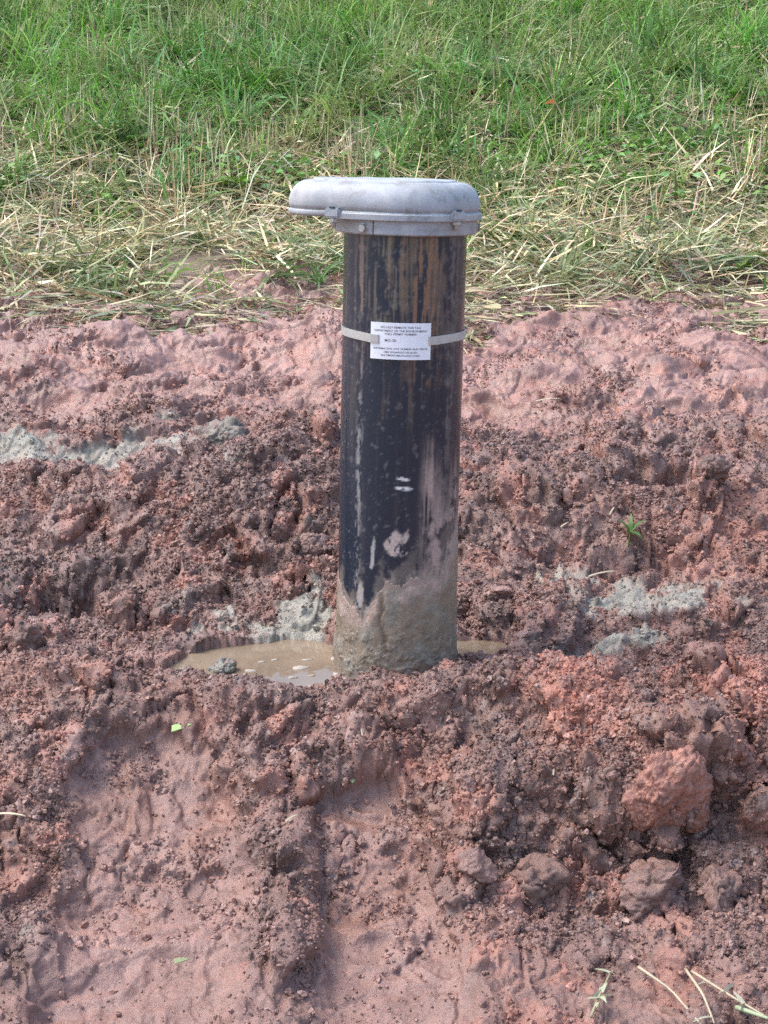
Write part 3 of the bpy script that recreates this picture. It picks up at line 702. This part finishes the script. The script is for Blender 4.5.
for lx, front in ((-.096, True), (.066, True), (-.05, False), (.066, False)):
    m = (O[:, 1] < 0) if front else (O[:, 1] > 0)
    k = np.where(m)[0][np.argmin(np.abs(O[m][:, 0] - lx))]; ang = math.atan2(ON[k][1], ON[k][0]) + math.pi / 2
    pos = O[k] + ON[k] * 0.0015
    lug = link('lug', lugm, CAST, lid, loc=(pos[0], pos[1], ZC + .0275)); lug.rotation_euler = (0, 0, ang)
    s_ = link('bolt_slot', slot, INK, lid, loc=(pos[0] + ON[k][0] * .0035, pos[1] + ON[k][1] * .0035, ZC + .0345)); s_.rotation_euler = (0, 0, ang)
    bp = O[k] + ON[k] * 0.0005
    b = link('bolt', hexh, BOLT, well, loc=(bp[0], bp[1], ZC + .0145)); b.rotation_euler = (0, 0, rng.uniform(0, 1))
    link('bolt_shank', shaft, BOLT, b, loc=(0, 0, -.006))
for aa in (-36, 88, 205):
    t = R_(aa); p = cyl(.0975, np.array(t), np.array(ZC + .0088))
    b = link('set_screw', hexh, BOLT, well, loc=p); b.rotation_euler = (math.pi / 2, 0, t)
    link('washer', cyl_mesh('washer', .0078, .0016, 20), BOLT, b, loc=(0, 0, -.0004))

# strap and permit tag
ZT = 0.484; TW, TT = R_(27.5), .0248          # half angle, half height of the tag
def arc_plate(name, a0, a1, z_lo, z_hi, rfun, thick, n=60, zfun=lambda a: 0.0, nz=2):
    aa = np.linspace(a0, a1, n); rows = []
    for a in aa:
        r = rfun(a); zs = zfun(a)
        rows.append([cyl(r, a, z_lo + zs), cyl(r + thick, a, z_lo + zs), cyl(r + thick, a, z_hi + zs), cyl(r, a, z_hi + zs)])
    V = np.array(rows).reshape(-1, 3); q = grid_quads(n, 4, True)[:, ::-1].tolist(); e = (n - 1) * 4
    q += [[0, 1, 2, 3], [e + 3, e + 2, e + 1, e]]
    return mesh_np(name, V, q, None, smooth_sh=False)
SL = R_(21.5)
def strap_r(a):      # over the tag's edge, through its slots, behind its middle
    a = abs((a + math.pi) % (2 * math.pi) - math.pi)
    return RP + 0.0008 + 0.0032 * float(smooth(R_(38), R_(29), a)) - 0.0032 * float(smooth(R_(22.2), R_(21.0), a))
strap_z = lambda a: -0.0012 * math.sin(a * 1.0) - 0.0018 * math.cos(a) - 0.0016 * float(smooth(R_(60), R_(20), abs((a + math.pi) % (2 * math.pi) - math.pi)))
strap = link('strap', arc_plate('strap', -math.pi, math.pi - 1e-3, ZT + .001, ZT + .0125, strap_r, .0009, 260, strap_z), BAND, well)
tag = link('permit_tag', arc_plate('permit_tag', -TW - R_(3), TW - R_(3), ZT - TT + .002, ZT + TT + .002, lambda a: RP + .0024, .0009, 40), TAG, well, label='white printed plate bent round the pipe')
TAGC = R_(-3)
LINES = [('DO NOT REMOVE THIS TAG', .0185, .00290, 0), ('DEPARTMENT OF THE ENVIRONMENT', .0138, .00285, 0), ('WELL PERMIT NUMBER', .0095, .00285, 0),
         ('MO-20-', .0008, .0036, -.0125), ('INFORMATION: GIVE NUMBER AND WRITE', -.0103, .0026, 0), ('1800 WASHINGTON BLVD', -.0150, .0026, 0), ('BALTIMORE MARYLAND 21230', -.0193, .0026, 0)]
for txt, dz, size, dx in LINES:
    cu = bpy.data.curves.new('text', 'FONT'); cu.body = txt; cu.size = size * 1.38; cu.align_x = 'CENTER'; cu.align_y = 'CENTER'
    cu.extrude = 0.0; cu.offset = size * 0.012; cu.space_character = 1.05
    to = bpy.data.objects.new('text', cu); col.objects.link(to); bpy.context.view_layer.update()
    me = bpy.data.meshes.new_from_object(to.evaluated_get(bpy.context.evaluated_depsgraph_get()))
    bpy.data.objects.remove(to)
    n = len(me.vertices); v = np.zeros(n * 3, np.float32); me.vertices.foreach_get('co', v); v = v.reshape(-1, 3)
    v = cyl(RP + .0024 + .0009 + .00025, TAGC + (v[:, 0] + dx) / RP, v[:, 1] + ZT + .002 + dz).astype(np.float32)
    me.vertices.foreach_set('co', v.ravel()); me.update(); me.name = 'lettering'
    link('lettering', me, INK, tag)

# ------------------------------------------------------------------ grass
def blades(root, length, width, head, e0, e1, colr, S=4, taper=2.0, tipc=None, roll=None):
    n = len(root); P = np.zeros((n, S + 1, 3)); P[:, 0] = root
    for s in range(1, S + 1):
        e = e0 + (e1 - e0) * ((s - 0.5) / S); st = (length / S)[:, None]
        P[:, s] = P[:, s - 1] + st * np.stack([np.cos(e) * np.cos(head), np.cos(e) * np.sin(head), np.sin(e)], 1)
    if roll is None: roll = rng.normal(0, 0.5, n)
    lat = np.stack([-np.sin(head) * np.cos(roll), np.cos(head) * np.cos(roll), np.sin(roll)], 1)
    t = np.linspace(0, 1, S + 1); w = width[:, None] * np.clip(1 - t[None] ** taper, 0.06, 1) * 0.5
    Lf = P - lat[:, None] * w[..., None]; Rt = P + lat[:, None] * w[..., None]
    V = np.stack([Lf, Rt], 2).reshape(-1, 3); b = np.arange(n)[:, None] * (2 * (S + 1)); k = np.arange(S)[None] * 2
    Q = np.stack([b + k, b + k + 1, b + k + 3, b + k + 2], -1).reshape(-1, 4)
    cc = np.repeat(colr[:, None], S + 1, 1)
    if tipc is not None: cc = cc * (1 - t[None, :, None] ** 2) + tipc[:, None] * t[None, :, None] ** 2
    return V, Q, np.repeat(cc, 2, 1).reshape(-1, 3)
def pick(n, table):
    cs = np.array([c for c, _ in table]); p = np.array([w for _, w in table], float); i = rng.choice(len(cs), n, p=p / p.sum())
    return np.clip(cs[i] * rng.uniform(0.72, 1.22, (n, 1)) * (1 + 0.07 * rng.normal(size=(n, 3))), 0.005, 1)
def field(n, y_a, y_b, dens):
    """random points on the bank by rejection; dens(x, y) in 0..1"""
    out = []
    while sum(map(len, out)) < n:
        y = rng.uniform(y_a, y_b, n * 2); x = rng.uniform(-1, 1, n * 2) * (0.75 + 0.34 * (y + 0.5) + 0.35)
        k = rng.random(n * 2) < dens(x, y); out.append(np.stack([x[k], y[k]], 1))
    return np.concatenate(out)[:n]
pn = lambda x, y, s, seed: fbm(np.stack([x, y, 0 * x], 1), s, 2, seed)
def join(parts):
    V, Q, Cc, o = [], [], [], 0
    for v, q, c in parts: V.append(v); Q.append(q + o); Cc.append(c); o += len(v)
    return np.concatenate(V), np.concatenate(Q), np.concatenate(Cc)
GREENS = [((.98 * c[0], 1.12 * c[1], 1.0 * c[2]), w) for c, w in [((.150, .280, .050), 4), ((.105, .215, .042), 3), ((.21, .33, .075), 3), ((.17, .30, .115), 2.5), ((.31, .34, .15), 2.6), ((.075, .15, .04), 1.0)]]
STRAWS = [(tuple(1.48 * v for v in c), w) for c, w in [((.50, .42, .25), 4), ((.42, .33, .19), 3), ((.58, .52, .34), 2.5), ((.32, .24, .15), 1.6), ((.36, .36, .19), 2.0), ((.34, .25, .20), 1.2), ((.22, .16, .10), .5)]]
greenness = lambda x, y: np.clip(smooth(2.65, 3.75, y + 0.95 * pn(x, y, 0.5, 1201)) * 0.90 + 0.10 + 0.25 * np.clip(pn(x, y, .35, 1209), 0, 1), 0, 1)

# green tufts
NTF = 2900
tf = field(NTF, 1.95, 6.4, greenness); per = rng.integers(14, 50, NTF)
idx = np.repeat(np.arange(NTF), per); n = len(idx)
far = smooth(2.2, 3.8, tf[:, 1]); tl = rng.uniform(.07, .16, NTF) + far * rng.uniform(.04, .17, NTF)
tc = pick(NTF, GREENS); lean = rng.uniform(0, 2 * np.pi, NTF)
xy = tf[idx] + rng.normal(0, 0.026, (n, 2)); root = np.column_stack([xy, bank_z(xy[:, 0], xy[:, 1]) - 0.004])
head = lean[idx] + rng.normal(0, 1.0, n); e0 = rng.normal(1.10, .32, n).clip(.15, 1.6); e1 = e0 - rng.uniform(.4, 2.4, n)
wd = rng.uniform(.0032, .0085, n) * np.where(rng.random(n) < .22, 1.7, 1); ln = tl[idx] * rng.uniform(.55, 1.25, n)
yl = smooth(-.1, .5, pn(tf[:, 0], tf[:, 1], .5, 1601))[:, None]; tc = tc * (1 + .45 * pn(tf[:, 0], tf[:, 1], .28, 1602)[:, None]) * (1 - yl) + yl * (tc * .6 + .4 * C(.30, .34, .13))
gcol = np.clip(tc[idx] * rng.uniform(.72, 1.28, (n, 1)), .005, 1)
tip = np.where(rng.random((n, 1)) < .25, np.array([[.35, .32, .15]]), gcol * 1.15)
parts = [blades(root, ln, wd, head, e0, e1, gcol, 3, 2.2, tip)]
NL = 560; tf = field(NL, 1.98, 3.4, lambda x, y: np.clip(.25 + 1.2 * pn(x, y, .3, 1701), 0, 1)); idx = np.repeat(np.arange(NL), rng.integers(6, 18, NL)); n = len(idx)
xy = tf[idx] + rng.normal(0, .02, (n, 2)); e0 = rng.uniform(.1, .9, n); lean = rng.uniform(0, 6.28, NL)
lc = pick(NL, [((.25, .31, .17), 3), ((.19, .27, .10), 2), ((.33, .36, .22), 2), ((.15, .22, .07), 1)])
parts.append(blades(np.column_stack([xy, np.maximum(bank_z(xy[:, 0], xy[:, 1]), np.where(xy[:, 1] < 2.3, mud_z(xy[:, 0], xy[:, 1]), -9)) + .008]), rng.uniform(.07, .20, n), rng.uniform(.004, .009, n), lean[idx] + rng.normal(0, .7, n), e0, e0 - rng.uniform(.5, 1.3, n), np.clip(lc[idx] * rng.uniform(.75, 1.3, (n, 1)), 0, 1), 3, 2.6))
V, Q, Cc = join(parts)
link('green_grass', mesh_np('green_grass', V, Q, None, Cc), GRASS, label='dense green grass tufts covering the bank behind the mud', cat='grass', kind='stuff')

# mown straw lying in a mat
sd = lambda x, y: np.clip(smooth(1.50, 2.00, y + .95 * pn(x, y, .38, 1301)) ** 1.8 * (1 - .55 * smooth(3.3, 4.3, y + .9 * pn(x, y, .6, 1311))), 0, 1)
n = 80000; xy = field(n, 1.35, 5.6, sd)
zb = np.where(xy[:, 1] < 2.3, np.maximum(mud_z(xy[:, 0], xy[:, 1]), bank_z(xy[:, 0], xy[:, 1])), bank_z(xy[:, 0], xy[:, 1]))
sw = 2.2 * pn(xy[:, 0], xy[:, 1], .4, 1321)          # swaths: neighbours lie roughly alike
head = sw + rng.normal(0, .75, n) + np.pi * (rng.random(n) < .5)
root = np.column_stack([xy, zb + rng.uniform(.002, .060, n) * smooth(1.75, 2.3, xy[:, 1]) + .003])
ln = rng.uniform(.035, .15, n) * (0.6 + .9 * rng.random(n) ** 2); e0 = rng.normal(.12, .42, n) * smooth(1.6, 2.1, xy[:, 1]); e1 = e0 - rng.uniform(-.2, .7, n)
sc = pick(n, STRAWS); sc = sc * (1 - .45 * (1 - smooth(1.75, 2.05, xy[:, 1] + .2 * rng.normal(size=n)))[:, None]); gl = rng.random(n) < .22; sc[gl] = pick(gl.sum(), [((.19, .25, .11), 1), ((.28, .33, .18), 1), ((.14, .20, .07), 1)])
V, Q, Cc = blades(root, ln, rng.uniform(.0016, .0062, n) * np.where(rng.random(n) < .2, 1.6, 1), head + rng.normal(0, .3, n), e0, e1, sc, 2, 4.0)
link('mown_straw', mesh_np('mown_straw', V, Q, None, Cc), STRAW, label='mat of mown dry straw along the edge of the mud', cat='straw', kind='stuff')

# upright cut stubble among the green
st_d = lambda x, y: np.clip(smooth(.0, .45, pn(x, y, .38, 1401)) * smooth(2.3, 2.9, y) + .05, 0, 1)
n = 2600; xy = field(n, 2.3, 6.2, st_d); root = np.column_stack([xy, bank_z(xy[:, 0], xy[:, 1])])
ln = rng.uniform(.06, .20, n); e0 = rng.normal(1.38, .26, n); hd = rng.uniform(0, 6.28, n)
sc = pick(n, STRAWS[:4])
pa_ = blades(root, ln, rng.uniform(.0022, .0045, n), hd, e0, e0 - rng.normal(.05, .12, n), sc, 3, 6.0, None, np.zeros(n))
pb_ = blades(root, ln, rng.uniform(.0022, .0045, n), hd + 1.57, e0, e0, sc, 3, 6.0, None, np.zeros(n))
V, Q, Cc = join([pa_, pb_])
link('dry_stubble', mesh_np('dry_stubble', V, Q, None, Cc), STRAW, label='pale dry stalks standing among the green grass', cat='stubble', kind='stuff')

# low leafy ground cover
cv_d = lambda x, y: np.clip(smooth(.0, .35, pn(x, y, .45, 1501)) * smooth(2.5, 3.0, y) * .8 + np.exp(-((x - .85) / .4) ** 2 - ((y - 3.3) / .45) ** 2), 0, 1)
n = 11000; xy = field(n, 2.4, 6.0, cv_d); root = np.column_stack([xy, bank_z(xy[:, 0], xy[:, 1]) + rng.uniform(.01, .09, n)])
V, Q, Cc = blades(root, rng.uniform(.018, .038, n), rng.uniform(.012, .024, n), rng.uniform(0, 6.28, n), rng.normal(.25, .35, n), rng.normal(-.2, .3, n), pick(n, GREENS[:4] + [((.15, .27, .04), 2)]), 2, 3.0)
link('clover_cover', mesh_np('clover_cover', V, Q, None, Cc), LEAF, label='low broad-leaved green ground cover between the grass', cat='ground cover', kind='stuff')

# ------------------------------------------------------------------ single plants, stalks, leaves
def bank_px(px, py):
    c = spot(px, py); return np.array([c[0], c[1], float(bank_z(np.array([c[0]]), np.array([c[1]]))[0])])
def stalk(px, py, height, lx, ly, label, r=.0028, colr=(.48, .40, .25), twigs=3, name='dry_stalk', group='tall dry stalks in the grass', leaf=None):
    p = bank_px(px, py); e = link(name, None, label=label, cat='dry stalk', group=group, loc=p)
    n = 9; t = np.linspace(0, 1, n); pts = np.stack([lx * t ** 1.3, ly * t ** 1.3, height * t], 1) + np.cumsum(rng.normal(0, .003, (n, 3)), 0) * C(1, 1, .2); pts[0] = (0, 0, -.01)
    V, q, tr = tube(pts, r * (1 - .65 * t), 6)
    link('stem', mesh_np('stem', V, q, tr, np.tile(C(*colr), (len(V), 1))), STRAW, e)
    for k in range(twigs):
        i = rng.integers(3, n - 1); a = rng.uniform(0, 6.28); l = height * rng.uniform(.15, .35); s = np.linspace(0, 1, 5)
        tp = pts[i] + np.stack([math.cos(a) * l * .5 * s, math.sin(a) * l * .5 * s, l * (s - .2 * s * s)], 1)
        V, q, tr = tube(tp, r * .5 * (1 - .6 * s), 5); link('twig', mesh_np('twig', V, q, tr, np.tile(C(*colr) * .9, (len(V), 1))), STRAW, e)
    if leaf is not None:
        V, Q, Cc = blades(pts[6][None], np.array([.032]), np.array([.016]), np.array([math.pi]), np.array([.2]), np.array([-.6]), np.array([leaf]), 4, 3.0, None, np.array([.9]))
        link('withered_leaf', mesh_np('withered_leaf', V, Q, None, Cc), LEAF, e, label='withered orange-brown leaf')
stalk(592, 192, .36, -.17, .05, 'leaning dry stalk with an orange withered leaf right of the cap', leaf=(.55, .22, .08))
stalk(478, 185, .38, .03, 0, 'thin dark upright stalk just right of the cap top', colr=(.25, .19, .11))
stalk(104, 125, .33, .0, 0, 'brown branched upright stalk at the upper left', colr=(.30, .21, .12), twigs=5)
stalk(182, 100, .25, .01, .02, 'pale straight stalk in the green grass, upper left of the cap', twigs=1)
stalk(276, 220, .20, -.05, .0, 'dark bent stalk left of the cap', colr=(.22, .16, .09), twigs=1)
stalk(500, 150, .42, .10, .02, 'long pale stalk leaning right, above and right of the cap', twigs=2)
stalk(690, 150, .28, .0, .02, 'pale upright stalk in the grass at the upper right', twigs=1)
def weed(px, py, n, size, colr, label, h=.06):
    p = bank_px(px, py); e = link('broadleaf_weed', None, label=label, cat='weed', group='broad-leaved weeds in the grass', loc=p)
    t = np.linspace(0, 1, 5); V, q, tr = tube(np.stack([0 * t, 0 * t, -.01 + (h + .01) * t], 1), .003 * (1 - .5 * t), 6)
    link('stem', mesh_np('stem', V, q, tr, np.tile(C(*colr) * .8, (len(V), 1))), LEAF, e)
    for k in range(n):
        a = k * 2.4 + rng.uniform(-.3, .3); s = size * rng.uniform(.7, 1.2); m = np.clip(C(*colr) * rng.uniform(.75, 1.2), 0, 1)
        S = 6; tt = np.linspace(0, 1, S + 1); wv = np.sin(np.pi * tt ** .8).clip(.04) * s * .28
        el = rng.uniform(.3, .8) - 1.2 * tt * rng.uniform(.6, 1.1); r = np.cumsum(np.cos(el)) * s / S; z = h * rng.uniform(.5, 1) + np.cumsum(np.sin(el)) * s / S
        ctr = np.stack([r * math.cos(a), r * math.sin(a), z], 1); lat = C(-math.sin(a), math.cos(a), 0)
        V = np.concatenate([ctr - lat * wv[:, None] + C(0, 0, .004), ctr, ctr + lat * wv[:, None] + C(0, 0, .004)]); M = S + 1
        Q = [[i, i + 1, M + i + 1, M + i] for i in range(S)] + [[M + i, M + i + 1, 2 * M + i + 1, 2 * M + i] for i in range(S)]
        link('leaf', mesh_np('leaf', V, Q, None, np.tile(m, (len(V), 1))), LEAF, e)
weed(238, 200, 9, .085, (.14, .27, .03), 'bright green broad-leaved weed left of the cap')
weed(668, 92, 10, .10, (.20, .32, .03), 'yellow-green broad-leaved weed at the upper right')
weed(740, 280, 12, .07, (.13, .20, .03), 'olive leafy weed by the mud edge at the right')
weed(365, 120, 8, .08, (.08, .19, .03), 'dark green leafy weed above the cap')
def long_tuft(px, py, n, length, colr, label, name='grass_tuft'):
    p = bank_px(px, py)
    if p[1] < 2.15: p[2] = max(p[2], mud_at(p[0], p[1])[0][2])
    r = np.tile([[0., 0., 0.]], (n, 1)) + np.column_stack([rng.normal(0, .012, (n, 2)), np.zeros(n) - .004]); e0 = rng.uniform(.5, 1.3, n)
    cc = np.clip(np.array(colr) * rng.uniform(.7, 1.3, (n, 1)), 0, 1)
    V, Q, Cc = blades(r, length * rng.uniform(.6, 1.2, n), rng.uniform(.004, .008, n), rng.uniform(0, 6.28, n), e0, e0 - rng.uniform(.6, 1.7, n), cc, 5, 2.5, cc * .8 + .05)
    link(name, mesh_np(name, V, Q, None, Cc), GRASS, label=label, cat='grass tuft', group='single tufts at the mud edge', loc=p)
long_tuft(318, 290, 26, .16, (.13, .24, .07), 'green tuft of long blades beside the pipe at the mud edge')
long_tuft(70, 205, 34, .20, (.20, .28, .11), 'grey-green flattened tuft at the left, below the tall grass')
long_tuft(560, 285, 40, .24, (.27, .31, .15), 'pale green flattened tuft right of the pipe at the mud edge')
long_tuft(95, 326, 8, .06, (.30, .36, .16), 'small pale tuft in the mud at the upper left')

def mud_blade(px, py, length, width, head, colr, label, name, cat, S=5, bend=.3, lift=.1, group=None):
    p, nrm, _ = mud_px(px, py)
    V, Q, Cc = blades(np.zeros((1, 3)), np.array([length]), np.array([width]), np.array([R_(head)]), np.array([lift]), np.array([lift - bend]), np.array([colr]), S, 3.0, None, np.array([.5]))
    V2 = V - C(0, 0, .0008); n = len(V); Q2 = Q[:, ::-1] + n
    link(name, mesh_np(name, np.vstack([V, V2]), np.vstack([Q, Q2]), None, np.vstack([Cc, Cc])), LEAF if cat == 'leaf' else STRAW, label=label, cat=cat, group=group, loc=p + C(0, -.008, .015))
mud_blade(171, 736, .026, .011, 5, (.34, .48, .17), 'light green fallen leaf on the berm in front of the puddle', 'fallen_leaf', 'leaf', lift=.3, bend=.2)
mud_blade(352, 792, .014, .005, 60, (.42, .50, .25), 'tiny green leaf scrap in the middle wheel lane', 'fallen_leaf', 'leaf')
mud_blade(174, 970, .018, .006, 25, (.38, .42, .22), 'pale green leaf scrap in the mud at the lower left', 'fallen_leaf', 'leaf')
SG = 'bits of straw lying on the mud'
for px_, py_, l_, h_, lab in ((0, 823, .04, -20, 'pale straw bit at the left edge on the mud'), (286, 828, .022, 50, 'short straw bit on the rib between the two wheel lanes'), (284, 700, .02, 110, 'straw bit on the berm under the puddle'),
                              (362, 745, .022, 95, 'upright straw bit at the head of the middle wheel lane'), (552, 782, .018, 80, 'straw bit on the bank left of the orange-red lump'), (560, 535, .03, 55, 'pale straw bit on the right slope left of the seedling'),
                              (590, 583, .05, 20, 'brown twig lying below the seedling on the right'), (610, 520, .05, 70, 'brown twig standing beside the seedling on the right'), (535, 405, .05, 8, 'long pale straw on the pink mud right of the pipe')):
    mud_blade(px_, py_, l_, .0026, h_, (.55, .46, .32), lab, 'straw_bit', 'straw', lift=.25, bend=.35, group=SG)
# seedling in the hollow
p, _, _ = mud_px(628, 545); sd_ = link('seedling', None, label='small green seedling growing in the hollow on the right slope', cat='seedling', loc=p)
t = np.linspace(0, 1, 4); V, q, tr = tube(np.stack([.004 * t, 0 * t, -.01 + .035 * t], 1), .0016 * (1 - .4 * t), 6); link('stem', mesh_np('stem', V, q, tr, np.tile(C(.16, .24, .06), (len(V), 1))), LEAF, sd_)
for hd_, l_, e_ in ((20, .035, .9), (170, .03, 1.1), (-60, .03, .3), (80, .035, 1.2), (-20, .032, -.2)):
    V, Q, Cc = blades(np.array([[.003, 0, .022]]), np.array([l_]), np.array([.010]), np.array([R_(hd_)]), np.array([e_]), np.array([e_ - .7]), np.array([[.08, .16, .035]]), 5, 2.5)
    link('leaf', mesh_np('leaf', V, Q, None, Cc), LEAF, sd_)
# dry sprigs at the lower right
def sprig(pts, label, r=.0018, colr=(.46, .39, .27), leaves=0, lc=(.38, .37, .27)):
    W = [mud_px(*p_)[0] + C(0, -.004, .010) for p_ in pts]; base = W[0].copy()
    e = link('dry_sprig', None, label=label, cat='dry sprig', group='dry sprigs on the mud at the lower right', loc=base)
    W = np.array(W) - base; s = np.linspace(0, len(W) - 1, 10); Wp = np.stack([np.interp(s, np.arange(len(W)), W[:, i]) for i in range(3)], 1)
    V, q, tr = tube(Wp, np.linspace(r, r * .6, 10), 6); link('stem', mesh_np('stem', V, q, tr, np.tile(C(*colr), (len(V), 1))), STRAW, e)
    for k in range(leaves):
        i = rng.integers(3, 10); h_ = rng.uniform(0, 6.28)
        V, Q, Cc = blades(Wp[i][None], rng.uniform(.012, .026, 1), rng.uniform(.003, .006, 1), np.array([h_]), rng.uniform(.2, .9, 1), rng.uniform(-.5, .2, 1), np.array([lc]), 4, 2.5)
        link('leaf', mesh_np('leaf', V, Q, None, Cc), LEAF, e)
sprig([(590, 1022), (600, 1000), (612, 978)], 'small leafy sprig with pale seed head at the bottom, left of the bare stalks', leaves=9, colr=(.35, .30, .18), lc=(.42, .46, .30))
sprig([(636, 974), (668, 996), (700, 1030)], 'bare pale stalk slanting down at the bottom, left of the forked stalks')
sprig([(686, 976), (700, 1000), (716, 1030)], 'pale forked stalk at the bottom right, steeper one', leaves=5)
sprig([(688, 978), (728, 1000), (775, 1026)], 'pale stalk slanting to the bottom right corner', leaves=4)
sprig([(735, 1012), (770, 1024)], 'short flat green-white stalk in the bottom right corner', r=.003, colr=(.34, .39, .24))
